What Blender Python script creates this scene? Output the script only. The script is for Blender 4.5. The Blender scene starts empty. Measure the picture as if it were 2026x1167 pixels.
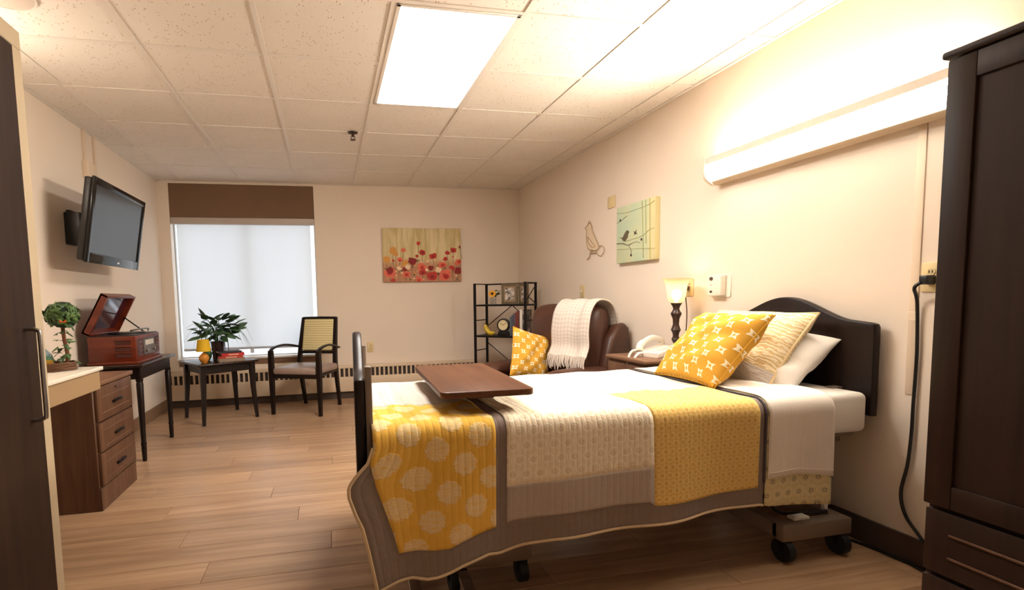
import bpy, bmesh, math, random
from mathutils import Vector, Matrix
from math import pi, sin, cos, radians as R
random.seed(7)
S = bpy.context.scene
COL = S.collection

# ------------------------------------------------------------------ camera, world, exposure
XR, YB, ZC, YF = 4.052, 6.079, 2.433, -1.0        # right wall, back wall, ceiling, wall behind the camera
cd = bpy.data.cameras.new('camera')
cam = bpy.data.objects.new('camera', cd); COL.objects.link(cam); S.camera = cam
_y, _p, _r = 0.2108, -0.0817, -0.0207
fw = Vector((sin(_y)*cos(_p), cos(_y)*cos(_p), sin(_p))); rt = Vector((cos(_y), -sin(_y), 0)); up = rt.cross(fw)
rt2 = cos(_r)*rt + sin(_r)*up; up2 = -sin(_r)*rt + cos(_r)*up
m3 = Matrix((rt2, up2, -fw)).transposed()
cam.matrix_world = Matrix.Translation((1.734, 0, 1.1315)) @ m3.to_4x4()
cd.sensor_width = 36; cd.lens = 36*1022.585/2026
cd.shift_x = (1013-870.214)/2026; cd.shift_y = (674.323-583.5)/2026
cd.clip_start = .02

SKY = 0.86            # overcast daylight outside the window
CEIL_E = 12.5         # ceiling troffer lens
WALL_LENS_E = 76.0   # front lens of the over-bed light
WALL_BOT_E = 7.5     # its lower lip
WALL_UP_E = 24.0     # its upward tube
VANITY_E = 11.0
BULB_W = 0.35
WARM = (1.0, .9, .77)
S.view_settings.view_transform = 'Standard'; S.view_settings.look = 'None'
S.view_settings.gamma = 1; S.view_settings.use_curve_mapping = False
S.view_settings.exposure = 1.32
w = bpy.data.worlds.new('world'); S.world = w; w.use_nodes = True
bg = w.node_tree.nodes['Background']; bg.inputs[0].default_value = (.80, .89, 1, 1); bg.inputs[1].default_value = SKY

# ------------------------------------------------------------------ helpers
def lin(c):
    return tuple(((v/255)/12.92 if v/255 <= .04045 else ((v/255+.055)/1.055)**2.4) for v in c)

class NT:
    """tiny wrapper for material node trees"""
    def __init__(s, name, rough=.5, metal=0, spec=.5):
        s.m = bpy.data.materials.new(name); s.m.use_nodes = True; s.t = s.m.node_tree
        s.b = s.t.nodes['Principled BSDF']; s.out = s.t.nodes['Material Output']
        s.b.inputs['Roughness'].default_value = rough; s.b.inputs['Metallic'].default_value = metal
        s.b.inputs['Specular IOR Level'].default_value = spec
    def n(s, typ, **kw):
        nd = s.t.nodes.new(typ)
        for k, v in kw.items(): setattr(nd, k, v)
        return nd
    def put(s, sock, v):
        if hasattr(v, 'is_linked') or hasattr(v, 'links'): s.t.links.new(v, sock)
        elif isinstance(v, (tuple, list)) and len(v) == 3 and sock.type == 'RGBA': sock.default_value = (*v, 1)
        else: sock.default_value = v
    def m_(s, op, a, b=None, c=None, clamp=False):
        nd = s.n('ShaderNodeMath', operation=op, use_clamp=clamp)
        s.put(nd.inputs[0], a)
        if b is not None: s.put(nd.inputs[1], b)
        if c is not None: s.put(nd.inputs[2], c)
        return nd.outputs[0]
    def mix(s, f, a, b):
        nd = s.n('ShaderNodeMix', data_type='RGBA'); s.put(nd.inputs[0], f); s.put(nd.inputs[6], a); s.put(nd.inputs[7], b)
        return nd.outputs[2]
    def ss(s, x, e0, e1):                       # smoothstep
        nd = s.n('ShaderNodeMapRange', interpolation_type='SMOOTHSTEP')
        s.put(nd.inputs[0], x); s.put(nd.inputs[1], e0); s.put(nd.inputs[2], e1); return nd.outputs[0]
    def coord(s, which='Object', scale=(1, 1, 1), rot=(0, 0, 0), loc=(0, 0, 0)):
        tc = s.n('ShaderNodeTexCoord'); mp = s.n('ShaderNodeMapping')
        mp.inputs['Scale'].default_value = scale; mp.inputs['Rotation'].default_value = rot; mp.inputs['Location'].default_value = loc
        s.t.links.new(tc.outputs[which], mp.inputs[0]); return mp.outputs[0]
    def noise(s, vec, scale=5, detail=3, rough=.5, out='Fac', dist=0):
        nd = s.n('ShaderNodeTexNoise'); s.t.links.new(vec, nd.inputs['Vector'])
        nd.inputs['Scale'].default_value = scale; nd.inputs['Detail'].default_value = detail
        nd.inputs['Roughness'].default_value = rough; nd.inputs['Distortion'].default_value = dist
        return nd.outputs[out]
    def xyz(s, vec):
        nd = s.n('ShaderNodeSeparateXYZ'); s.t.links.new(vec, nd.inputs[0]); return nd.outputs[0], nd.outputs[1], nd.outputs[2]
    def color(s, c): s.put(s.b.inputs['Base Color'], c)
    def bump(s, h, strength=.2, dist=.01):
        nd = s.n('ShaderNodeBump'); nd.inputs['Strength'].default_value = strength; nd.inputs['Distance'].default_value = dist
        s.put(nd.inputs['Height'], h); s.t.links.new(nd.outputs[0], s.b.inputs['Normal'])

def plain(name, c, rough=.5, metal=0, spec=.5, var=.06, vs=6, bump=0, bs=60, rand=0):
    k = NT(name, rough, metal, spec); c = lin(c)
    v = k.coord('Object'); n = k.noise(v, vs, 3)
    a = tuple(x*(1-var) for x in c); b = tuple(min(1, x*(1+var)) for x in c)
    f = n
    if rand:
        oi = k.n('ShaderNodeObjectInfo'); f = k.m_('ADD', k.m_('MULTIPLY', n, 1-rand), k.m_('MULTIPLY', oi.outputs['Random'], rand))
    k.color(k.mix(f, a, b))
    if bump: k.bump(k.noise(v, bs, 4), bump, .004)
    return k.m
def wood(name, c1, c2, rough=.45, axis=2, scale=1.0, spec=.22, rand=0.0):
    k = NT(name, rough, 0, spec)
    sc = [22*scale]*3; sc[axis] = 1.3*scale
    v = k.coord('Object', tuple(sc))
    if rand:
        oi = k.n('ShaderNodeObjectInfo'); ad = k.n('ShaderNodeVectorMath', operation='ADD')
        sv = k.n('ShaderNodeVectorMath', operation='SCALE'); sv.inputs[0].default_value = (37, 91, 53); k.put(sv.inputs['Scale'], oi.outputs['Random'])
        k.t.links.new(v, ad.inputs[0]); k.t.links.new(sv.outputs[0], ad.inputs[1]); v = ad.outputs[0]
    n1 = k.noise(v, 1.0, 5, .6, dist=.6); n2 = k.noise(v, 4.0, 4, .7)
    f = k.m_('ADD', k.m_('MULTIPLY', k.ss(n1, .28, .72), .7), k.m_('MULTIPLY', n2, .3))
    col = k.mix(f, lin(c1), lin(c2))
    if rand:
        br = k.m_('ADD', 1-rand, k.m_('MULTIPLY', oi.outputs['Random'], 2*rand))
        hs = k.n('ShaderNodeHueSaturation'); k.put(hs.inputs['Value'], br); k.t.links.new(col, hs.inputs['Color']); col = hs.outputs[0]
    k.color(col); k.bump(n2, .05, .003)
    return k.m
def emit(name, col, strength):
    k = NT(name, .4); k.color((.9, .88, .84)); k.put(k.b.inputs['Emission Color'], tuple(col)); k.b.inputs['Emission Strength'].default_value = strength
    return k.m

def _bv(bm, verts, bev, seg):
    if bev > 0:
        es = {e for v in verts for e in v.link_edges}
        bmesh.ops.bevel(bm, geom=list(es), offset=bev, segments=seg, profile=.5, affect='EDGES', clamp_overlap=True)
def box(bm, a, b, bev=0, seg=2, M=None):
    a = Vector(a); b = Vector(b); c = (a+b)/2; d = b-a
    mt = Matrix.Translation(c) @ Matrix.Diagonal((abs(d.x), abs(d.y), abs(d.z), 1))
    if M is not None: mt = M @ mt
    r = bmesh.ops.create_cube(bm, size=1, matrix=mt); _bv(bm, r['verts'], bev, seg); return bm
def frame_of(d):
    d = d.normalized(); h = Vector((0, 0, 1)) if abs(d.z) < .95 else Vector((1, 0, 0))
    u = d.cross(h).normalized(); return u, d.cross(u).normalized()
def tube(bm, pts, r, n=8, closed=False, caps=True, flat=1.0):
    pts = [Vector(p) for p in pts]; N = len(pts); rings = []
    rs = r if isinstance(r, (list, tuple)) else [r]*N
    u = None
    for i, p in enumerate(pts):
        if closed: d = pts[(i+1) % N]-pts[i-1]
        else: d = pts[min(i+1, N-1)]-pts[max(i-1, 0)]
        d.normalize()
        if u is None: u, v = frame_of(d)
        else:
            u = (u - d*u.dot(d)); u = u.normalized() if u.length > 1e-6 else frame_of(d)[0]; v = d.cross(u)
        rings.append([bm.verts.new(p + rs[i]*(cos(2*pi*k/n)*u + flat*sin(2*pi*k/n)*v)) for k in range(n)])
    for i in range(N if closed else N-1):
        A, B = rings[i], rings[(i+1) % N]
        for k in range(n): bm.faces.new((A[k], A[(k+1) % n], B[(k+1) % n], B[k]))
    if caps and not closed: bm.faces.new(rings[0][::-1]); bm.faces.new(rings[-1])
    return bm
def cyl(bm, p0, p1, r0, r1=None, n=20): return tube(bm, [p0, p1], [r0, r0 if r1 is None else r1], n)
def lathe(bm, prof, n=28, c=(0, 0, 0), caps=True):
    return tube_rings(bm, [[Vector((c[0]+r*cos(2*pi*k/n), c[1]+r*sin(2*pi*k/n), c[2]+z)) for k in range(n)] for r, z in prof], caps)
def tube_rings(bm, rings, caps=True):
    rv = [[bm.verts.new(p) for p in ring] for ring in rings]; n = len(rv[0])
    for A, B in zip(rv, rv[1:]):
        for k in range(n): bm.faces.new((A[k], A[(k+1) % n], B[(k+1) % n], B[k]))
    if caps: bm.faces.new(rv[0][::-1]); bm.faces.new(rv[-1])
    return bm
def prism(bm, poly, axis, a0, a1, bev=0):
    """2-D polygon extruded along axis; poly axes are the other two in x,y,z order"""
    def mk(p, a):
        q = list(p); q.insert(axis, a); return bm.verts.new(q)
    A = [mk(p, a0) for p in poly]; B = [mk(p, a1) for p in poly]; n = len(poly)
    f = [bm.faces.new(A), bm.faces.new(B[::-1])]
    for k in range(n): bm.faces.new((A[k], B[k], B[(k+1) % n], A[(k+1) % n]))
    bmesh.ops.recalc_face_normals(bm, faces=bm.faces[:])
    if bev:
        es = {e for ff in f for e in ff.edges}
        bmesh.ops.bevel(bm, geom=list(es), offset=bev, segments=2, profile=.5, affect='EDGES')
    return bm
def sheet(bm, fn, us, vs, uvfn=None):
    """grid surface fn(u,v); optional uv"""
    uvl = bm.loops.layers.uv.verify(); g = [[bm.verts.new(fn(u, v)) for v in vs] for u in us]
    for i in range(len(us)-1):
        for j in range(len(vs)-1):
            q = (g[i][j], g[i+1][j], g[i+1][j+1], g[i][j+1]); f = bm.faces.new(q)
            for lp, (a, b) in zip(f.loops, ((i, j), (i+1, j), (i+1, j+1), (i, j+1))):
                lp[uvl].uv = uvfn(us[a], vs[b]) if uvfn else (us[a], vs[b])
    return bm
def lsp(a, b, n): return [a+(b-a)*i/(n-1) for i in range(n)]
def spline(pts, n=8):
    """Catmull-Rom through pts"""
    P = [Vector(p) for p in pts]; P = [2*P[0]-P[1]]+P+[2*P[-1]-P[-2]]; out = []
    for i in range(1, len(P)-2):
        for k in range(n):
            t = k/n; a, b, c, d = P[i-1:i+3]
            out.append(.5*((2*b)+(c-a)*t+(2*a-5*b+4*c-d)*t*t+(3*b-a-3*c+d)*t**3))
    out.append(P[-2]); return out
def B(): return bmesh.new()
def obj(name, bm, m=None, parent=None, smooth=True, ang=38, loc=None, mod=None, label=None):
    me = bpy.data.meshes.new(name); bm.normal_update(); bm.to_mesh(me); bm.free()
    if smooth:
        for p in me.polygons: p.use_smooth = True
        me.set_sharp_from_angle(angle=R(ang))
    if m: me.materials.append(m)
    o = bpy.data.objects.new(name, me); COL.objects.link(o)
    if parent is not None: o.parent = parent
    if loc is not None: o.location = loc
    if mod:
        md = o.modifiers.new('thickness', 'SOLIDIFY'); md.thickness = mod; md.offset = 0
    if label: o['label'] = label
    return o
def inst(name, me, parent, loc=(0, 0, 0), rot=(0, 0, 0), scale=(1, 1, 1)):
    o = bpy.data.objects.new(name, me); COL.objects.link(o); o.parent = parent
    o.location = loc; o.rotation_euler = rot; o.scale = scale; return o
def tag(o, label, cat, group=None):
    o['label'] = label; o['category'] = cat
    if group: o['group'] = group
    return o
def thing(name, label, cat, loc=(0, 0, 0), rz=0, group=None):
    o = bpy.data.objects.new(name, None); COL.objects.link(o); o.location = loc; o.rotation_euler = (0, 0, rz)
    o.empty_display_size = .1
    return tag(o, label, cat, group)
def struct(o): o['kind'] = 'structure'; return o

# ------------------------------------------------------------------ shared materials
k = NT('wall_paint', .75, 0, .25); v = k.coord('Object')
k.color(k.mix(k.noise(v, 2.5, 3), lin((231, 216, 199)), lin((236, 222, 206)))); k.bump(k.noise(v, 140, 3), .06, .002); WALL = k.m
k = NT('ceiling_tile_fissured', .9, 0, .1); v = k.coord('Object')
vo = k.n('ShaderNodeTexVoronoi'); vo.inputs['Scale'].default_value = 60; k.t.links.new(k.coord('Object', (1, .55, 1), (0, 0, .5)), vo.inputs['Vector'])
n1 = k.noise(v, 22, 3, .6); pit = k.m_('MULTIPLY', k.ss(vo.outputs['Distance'], .28, .12), k.ss(n1, .46, .55))
k.color(k.mix(pit, k.mix(k.noise(v, 3, 2), lin((234, 226, 216)), lin((240, 233, 224))), lin((200, 180, 158)))); k.bump(k.m_('SUBTRACT', 1.0, pit), .35, .004); TILE = k.m
GRID = plain('grid_enamel', (232, 224, 214), .5, 0, .4, .02)
PLANK = wood('floor_plank_oak', (146, 112, 84), (194, 160, 126), .30, 0, .75, .45, .13)
BASEB = plain('vinyl_baseboard', (74, 60, 50), .6, var=.05)
LAM = wood('dark_walnut_laminate', (32, 20, 14), (54, 36, 26), .5, 2, .8)
LAM2 = wood('walnut_laminate', (78, 52, 38), (112, 80, 60), .42, 2, .8)
LAM2Y = wood('walnut_laminate_top', (96, 67, 50), (136, 101, 77), .42, 1, .8)
BEIGE = plain('beige_laminate', (188, 170, 140), .5, var=.03)
ESP = wood('espresso_wood', (20, 12, 10), (34, 21, 17), .38, 2, 1.2, .25)
ESPY = wood('espresso_wood_flat', (32, 20, 16), (50, 32, 25), .25, 1, 1.2, .5)
STEEL = plain('brushed_nickel', (168, 164, 160), .3, 1, var=.04)
CHROME = plain('chrome', (210, 208, 205), .12, 1, var=.02)
BLACKM = plain('black_metal', (26, 22, 22), .45, .6, var=.1)
BLACKP = plain('black_plastic', (18, 17, 18), .35, 0, .5, var=.1)
RUBBER = plain('caster_rubber', (22, 22, 24), .6, var=.15)
GREIGE = plain('bed_frame_enamel', (128, 112, 98), .45, .2, var=.05)
WHITEP = plain('white_plastic', (232, 224, 210), .4, var=.02)
IVORYP = plain('ivory_plastic', (222, 200, 150), .45, var=.03)
LINEN = plain('white_linen', (238, 232, 224), .85, 0, .15, var=.025, vs=12, bump=.25, bs=300)
# ------------------------------------------------------------------ room shell
T = .61
gx = [0]+[.237+T*i for i in range(7)]+[XR]
gy = [YB]+[5.408-T*i for i in range(13)]; gy = [y for y in gy if y > YF+.05]+[YF]
floor = struct(obj('floor', box(B(), (0, YF, -.12), (XR, YB, -.012)), plain('subfloor', (60, 45, 34), .8)))
pw, pl = .1775, 1.22
full = None; rows = []; y = YB; ri = 0
while y > YF+.01:
    y0 = max(YF, y-pw); off = (ri*0.43) % 1.0*pl
    x = -off
    while x < XR-.01:
        x0, x1 = max(0, x), min(XR, x+pl)
        if x1-x0 > .02:
            rows.append((x0, x1, y0, y))
        x += pl
    y -= pw; ri += 1
for (x0, x1, y0, y1) in rows:
    key = (round(x1-x0, 3), round(y1-y0, 3))
    if full is None: full = {}
    if key not in full:
        b = B(); box(b, (-(x1-x0)/2+.0007, -(y1-y0)/2+.0007, -.012), ((x1-x0)/2-.0007, (y1-y0)/2-.0007, 0), .0016, 1)
        o = obj('plank', b, PLANK, floor, smooth=False); full[key] = o.data; o.location = ((x0+x1)/2, (y0+y1)/2, 0)
    else: inst('plank', full[key], floor, ((x0+x1)/2, (y0+y1)/2, 0))

ceiling = struct(obj('ceiling', box(B(), (-.1, YF-.1, ZC+.05), (XR+.1, YB+.2, ZC+.12)), plain('plenum', (120, 110, 100), .9)))
cells = {}
LX0, LX1, LY0, LY1 = gx[4], gx[5], 5.408-5*T, 5.408-3*T
for i in range(len(gx)-1):
    for j in range(len(gy)-1):
        x0, x1, y1, y0 = gx[i], gx[i+1], gy[j], gy[j+1]; cx, cy = (x0+x1)/2, (y0+y1)/2
        if LX0 < cx < LX1 and LY0 < cy < LY1: continue
        key = (round(x1-x0, 3), round(y1-y0, 3))
        if key not in cells:
            b = B(); box(b, (-(x1-x0)/2+.002, -(y1-y0)/2+.002, .0055), ((x1-x0)/2-.002, (y1-y0)/2-.002, .024), .002, 1)
            o = obj('ceiling_tile', b, TILE, ceiling, smooth=False); cells[key] = o.data; o.location = (cx, cy, ZC)
        else: inst('ceiling_tile', cells[key], ceiling, (cx, cy, ZC))
for x in gx[1:-1]: obj('grid_bar', box(B(), (x-.012, YF, ZC), (x+.012, YB, ZC+.004)), GRID, ceiling, smooth=False)
for y in gy[1:-1]:
    if abs(y-(5.408-4*T)) < .01:
        obj('grid_bar', box(B(), (0, y-.012, ZC+.0004), (LX0, y+.012, ZC+.0044)), GRID, ceiling, smooth=False)
        obj('grid_bar', box(B(), (LX1, y-.012, ZC+.0004), (XR, y+.012, ZC+.0044)), GRID, ceiling, smooth=False)
    else: obj('grid_bar', box(B(), (0, y-.012, ZC+.0004), (XR, y+.012, ZC+.0044)), GRID, ceiling, smooth=False)
for a, b2 in (((0, YB-.02, ZC-.002), (XR, YB, ZC+.004)), ((0, YF, ZC-.002), (.02, YB, ZC+.004)), ((XR-.02, YF, ZC-.002), (XR, YB, ZC+.004))):
    obj('wall_angle', box(B(), a, b2), GRID, ceiling, smooth=False)

struct(obj('wall_left', box(B(), (-.12, YF, -.1), (0, YB+.2, ZC+.1)), WALL, smooth=False))
struct(obj('wall_right', box(B(), (XR, YF, -.1), (XR+.12, YB+.2, ZC+.1)), WALL, smooth=False))
struct(obj('wall_front', box(B(), (-.12, YF-.12, -.1), (XR+.12, YF, ZC+.1)), WALL, smooth=False))
WX0, WX1, WZ0, WZ1 = .115, 1.617, .525, 2.415
b = B()
box(b, (0, YB, -.1), (WX0, YB+.18, ZC+.1)); box(b, (WX1, YB, -.1), (XR, YB+.18, ZC+.1))
box(b, (WX0, YB, -.1), (WX1, YB+.18, WZ0)); box(b, (WX0, YB, WZ1), (WX1, YB+.18, ZC+.1))
struct(obj('wall_back', b, WALL, smooth=False))
for nm, a, c in (('baseboard_left', (0, 2.27, 0), (.010, YB, .115)), ('baseboard_right', (XR-.010, YF, 0), (XR, YB, .115)),
                 ('baseboard_back', (3.5, YB-.010, 0), (XR-.01, YB, .115))):
    struct(obj(nm, box(B(), a, c, .003, 1), plain('vinyl_baseboard_tan', (140, 110, 84), .6) if nm == 'baseboard_left' else BASEB))
# window: frame, glass, sill, shade
win = struct(bpy.data.objects.new('window_1', None)); COL.objects.link(win)
FR = plain('window_frame_paint', (214, 208, 200), .5)
b = B(); yf = YB+.12
for a, c in (((WX0, yf, WZ0), (WX0+.012, yf+.05, 2.07)), ((WX1-.012, yf, WZ0), (WX1, yf+.05, 2.07)), ((WX0, yf, WZ0), (WX1, yf+.05, WZ0+.012)), ((WX0, yf, 2.03), (WX1, yf+.05, 2.07))): box(b, a, c, .004, 1)
obj('window_frame', b, FR, win)
k = NT('window_glass', 0.0); gl = k.n('ShaderNodeBsdfGlass'); gl.inputs['IOR'].default_value = 1.02; gl.inputs['Roughness'].default_value = 0
k.t.links.new(gl.outputs[0], k.out.inputs[0])
obj('pane', box(B(), (WX0+.012, yf+.02, WZ0+.012), (WX1-.012, yf+.026, 2.03)), k.m, win, smooth=False)
obj('mullion', box(B(), (.845, yf+.004, WZ0+.03), (.885, yf+.046, 2.03), .004, 1), FR, win)
obj('upper_panel', box(B(), (WX0, YB+.012, 2.06), (WX1, YB+.17, WZ1), .002, 1), plain('brown_fabric_panel', (124, 98, 78), .85, 0, .15, var=.05, bump=.1, bs=200), win)
obj('window_sill', box(B(), (WX0-.01, YB-.028, .505), (WX1+.005, YB+.17, .527), .004, 2), plain('sill_white', (226, 220, 212), .4), win)
obj('sill_apron', box(B(), (WX0+.01, YB-.014, .445), (WX1-.01, YB, .503), .003, 1), plain('sill_brown', (120, 90, 66), .6), win)
k = NT('roller_shade_cloth', .9); v = k.coord('Object', (1, 1, 1))
tr = k.n('ShaderNodeBsdfTranslucent'); df = k.n('ShaderNodeBsdfDiffuse'); mx = k.n('ShaderNodeMixShader'); mx.inputs[0].default_value = .5
cc = k.mix(k.noise(k.coord('Object', (3, 3, .4)), 1.2, 2), (.78, .79, .78), (.86, .87, .86))
k.t.links.new(cc, tr.inputs[0]); df.inputs[0].default_value = (.8, .8, .78, 1)
k.t.links.new(df.outputs[0], mx.inputs[1]); k.t.links.new(tr.outputs[0], mx.inputs[2]); k.t.links.new(mx.outputs[0], k.out.inputs[0])
shade = thing('roller_shade', 'white translucent roller shade pulled almost down to the window sill', 'window shade', (.866, YB+.05, .612))
obj('cloth', sheet(B(), lambda u, v: (u, .006*sin(u*2.2), v), lsp(-.700, .700, 21), lsp(.012, 1.40, 8)), k.m, shade)
obj('bottom_bar', box(B(), (-.700, -.006, -.004), (.700, .010, .022), .004, 2), plain('shade_bar', (190, 192, 200), .5), shade)
obj('cassette', box(B(), (-.748, -.045, 1.376), (.748, .03, 1.446), .006, 2), plain('cassette', (190, 178, 168), .5), shade)

# ------------------------------------------------------------------ convector along the back wall
ht = thing('baseboard_heater', 'long cream convector heater with slotted grille along the window wall', 'heater', (1.75, YB-.001, 0))
HC = plain('heater_enamel', (222, 200, 172), .45, var=.02)
hx = 1.745
obj('cover', box(B(), (-hx, -.085, .085), (hx, 0, .255), .004, 2), HC, ht)
obj('top_cap', box(B(), (-hx, -.085, .352), (hx, 0, .385), .006, 2), HC, ht)
obj('grille_recess', box(B(), (-hx+.01, -.06, .252), (hx-.01, 0, .355)), plain('heater_dark', (58, 46, 40), .7), ht, smooth=False)
obj('toe_space', box(B(), (-hx, -.045, 0), (hx, 0, .088)), BASEB, ht, smooth=False)
bar = None; x = -hx+.012; i = 0
while x < hx-.01:
    wdt = .055 if i % 13 == 12 else .02
    if wdt == .02:
        if bar is None:
            o = obj('grille_bar', box(B(), (-.010, -.083, .252), (.010, -.055, .355), .002, 1), HC, ht); bar = o.data; o.location.x = x
        else: inst('grille_bar', bar, ht, (x, 0, 0))
    else: obj('grille_post', box(B(), (x-.03, -.083, .252), (x+.03, -.055, .355), .002, 1), HC, ht)
    i += 1; x += .053 if (i % 13) not in (12, 0) else .07

# ------------------------------------------------------------------ ceiling fixtures
t = thing('ceiling_light', 'large bright rectangular fluorescent panel in the ceiling grid', 'ceiling light', ((LX0+LX1)/2, (LY0+LY1)/2, ZC))
hw, hl = T/2-.014, T-.014
b = B()
for a, c in (((-hw, -hl, -.004), (-hw+.02, hl, .03)), ((hw-.02, -hl, -.004), (hw, hl, .03)), ((-hw, -hl, -.004), (hw, -hl+.02, .03)), ((-hw, hl-.02, -.004), (hw, hl, .03))): box(b, a, c, .002, 1)
obj('frame', b, GRID, t)
obj('lens', box(B(), (-hw+.018, -hl+.018, .004), (hw-.018, hl-.018, .012)), emit('troffer_lens', (1, .94, .87), CEIL_E), t, smooth=False)
t = thing('fire_sprinkler', 'small dark pendent fire sprinkler hanging from the ceiling', 'sprinkler', (1.971, 4.184, ZC))
BR = plain('dark_bronze', (70, 52, 44), .4, .7)
obj('escutcheon', lathe(B(), [(.004, 0), (.040, 0), (.038, -.006), (.02, -.012), (.004, -.012)], 20), BR, t)
obj('body', lathe(B(), [(.004, -.01), (.011, -.01), (.011, -.03), (.006, -.034), (.004, -.034)], 12), BR, t)
b = B()
for s in (-1, 1): tube(b, spline([(s*.008, 0, -.025), (s*.016, 0, -.04), (s*.004, 0, -.055)], 5), .003, 6)
obj('frame_arms', b, BR, t)
obj('deflector', lathe(B(), [(.002, -.055), (.022, -.056), (.022, -.058), (.002, -.059)], 14), BR, t)
t = thing('ceiling_speaker', 'round flush ceiling speaker above the built-in closet', 'speaker', (.46, 2.60, ZC))
obj('rim', tube(B(), [(.105*cos(a), .105*sin(a), -.002) for a in lsp(0, 2*pi*23/24, 24)], .006, 6, closed=True), GRID, t)
obj('grille', lathe(B(), [(.001, -.001), (.1, -.001), (.1, -.006), (.001, -.009)], 24), plain('speaker_grille', (214, 200, 186), .6), t)

# over-bed wall light
t = thing('overbed_wall_light', 'long fluorescent wall light glowing above the bed headboard', 'wall light', (XR, 2.09, 1.79))
L2 = .635
HOUS = plain('fixture_enamel', (228, 214, 196), .4, var=.02)
obj('back_plate', box(B(), (-.03, -L2, 0), (0, L2, .125), .003, 1), HOUS, t)
obj('front_spine', prism(B(), [(-.118, .092), (-.118, .128), (-.108, .132), (-.104, .092)], 1, -L2, L2), plain('spine_enamel', (220, 210, 196), .5), t)
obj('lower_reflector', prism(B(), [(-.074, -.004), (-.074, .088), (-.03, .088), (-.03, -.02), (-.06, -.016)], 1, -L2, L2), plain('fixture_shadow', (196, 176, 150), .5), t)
obj('front_lens', prism(B(), [(-.118, .090), (-.117, .05), (-.110, .022), (-.105, .024), (-.112, .052), (-.113, .090)], 1, -L2+.012, L2-.012), emit('lens_glow', WARM, WALL_LENS_E), t, smooth=False)
obj('lower_lens', prism(B(), [(-.1098, .0215), (-.094, .006), (-.076, .002), (-.076, .008), (-.092, .012), (-.105, .0235)], 1, -L2+.012, L2-.012), emit('lower_lens_glow', WARM, WALL_BOT_E), t, smooth=False)
obj('upper_tube', cyl(B(), (-.07, -L2+.03, .108), (-.07, L2-.03, .108), .013, n=12), emit('tube_glow', WARM, WALL_UP_E), t)
obj('upper_tray', box(B(), (-.104, -L2, .090), (-.03, L2, .094)), HOUS, t, smooth=False)
for s in (-1, 1):
    obj('end_cap', prism(B(), [(0, .14), (-.118, .134), (-.124, .05), (-.112, .014), (-.095, .0), (-.06, -.022), (0, -.022)], 1, s*L2-.012, s*L2+.012, .002), HOUS, t)
obj('end_box', box(B(), (-.09, -L2-.10, .03), (0, -L2-.01, .145), .006, 2), plain('end_box', (176, 160, 136), .5), t)

# wall vanity light above the counter, hidden behind the closet in the photograph
t = thing('vanity_wall_light', 'wall light above the white counter beside the built-in closet', 'wall light', (0, 2.72, 2.08))
obj('back_plate', box(B(), (0, -.25, -.05), (.03, .25, .05), .004, 2), HOUS, t)
obj('lens', box(B(), (.03, -.23, -.04), (.10, .23, .04), .015, 3), emit('vanity_glow', (1, .88, .74), VANITY_E), t)

# ------------------------------------------------------------------ wall plates, cords
def plate(label, cat, loc, axis, w2, h2, kind=None, m=IVORYP, name='wall_plate'):
    """plate on a wall; axis 'x-' sits on right wall, 'y-' on back wall, 'x+' on left wall"""
    rz = {'y-': 0, 'x-': -pi/2, 'x+': pi/2}[axis]
    t = thing(name, label, cat, loc, rz)
    obj('plate', box(B(), (-w2, -.008, -h2), (w2, 0, h2), .003, 2), m, t)
    if kind == 'outlet':
        for z in (-.021, .021):
            s = obj('socket', lathe(B(), [(.001, 0), (.016, 0), (.015, .004), (.001, .004)], 16), m, t); s.rotation_euler = (pi/2, 0, 0); s.location = (0, -.007, z)
            obj('slot', box(B(), (-.007, -.0122, z-.005), (-.0045, -.0105, z+.006)), BLACKP, t, smooth=False); obj('slot', box(B(), (.0045, -.0122, z-.005), (.007, -.0105, z+.006)), BLACKP, t, smooth=False)
    if kind == 'switch': obj('toggle', box(B(), (-.005, -.02, -.012), (.005, -.008, .010), .002, 2), WHITEP, t)
    for z in ((0,) if kind == 'outlet' else (-h2*.6, h2*.6)):
        s = obj('screw', lathe(B(), [(.0005, 0), (.003, 0), (.0026, .0015), (.0005, .0015)], 8), STEEL, t); s.rotation_euler = (pi/2, 0, 0); s.location = (0, -.0078, z)
    return t
plate('small ivory outlet plate on the window wall left of the bed foot', 'outlet', (2.2, YB, .583), 'y-', .036, .058, 'outlet', name='wall_outlet')
plate('blank square beige plate on the right wall above the bird canvas corner', 'wall plate', (XR, 3.94, 1.895), 'x-', .056, .048)
plate('tall ivory switch plate on the wall above the recliner throw', 'switch', (XR, 4.438, 1.172), 'x-', .04, .058, 'switch', name='wall_switch')
plate('ivory outlet plate behind the lit bedside lamp', 'outlet', (XR, 2.975, 1.17), 'x-', .036, .058, 'outlet', name='wall_outlet')
plate('ivory outlet plate half hidden by the dark wardrobe', 'outlet', (XR, 1.585, 1.176), 'x-', .036, .058, 'outlet', name='wall_outlet')
t = thing('nurse_call_station', 'white nurse call box on the wall above the arched headboard', 'call station', (XR, 2.705, 1.175), -pi/2)
obj('back_plate', box(B(), (-.075, -.006, -.07), (.085, 0, .068), .002, 1), WHITEP, t)
obj('case', box(B(), (-.062, -.045, -.062), (.05, -.006, .062), .006, 3), WHITEP, t)
for z, r in ((.042, .012), (-.036, .008)):
    s = obj('button', lathe(B(), [(.001, 0), (r, 0), (r*.8, .004), (.001, .005)], 14), plain('call_button', (70, 58, 52), .5), t); s.rotation_euler = (pi/2, 0, 0); s.location = (-.028, -.045, z); s.scale = (1.3, 1, 1)
obj('indicator', box(B(), (-.036, -.0465, .002), (-.02, -.0445, .006)), plain('indicator', (150, 130, 110), .5), t, smooth=False)
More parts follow.
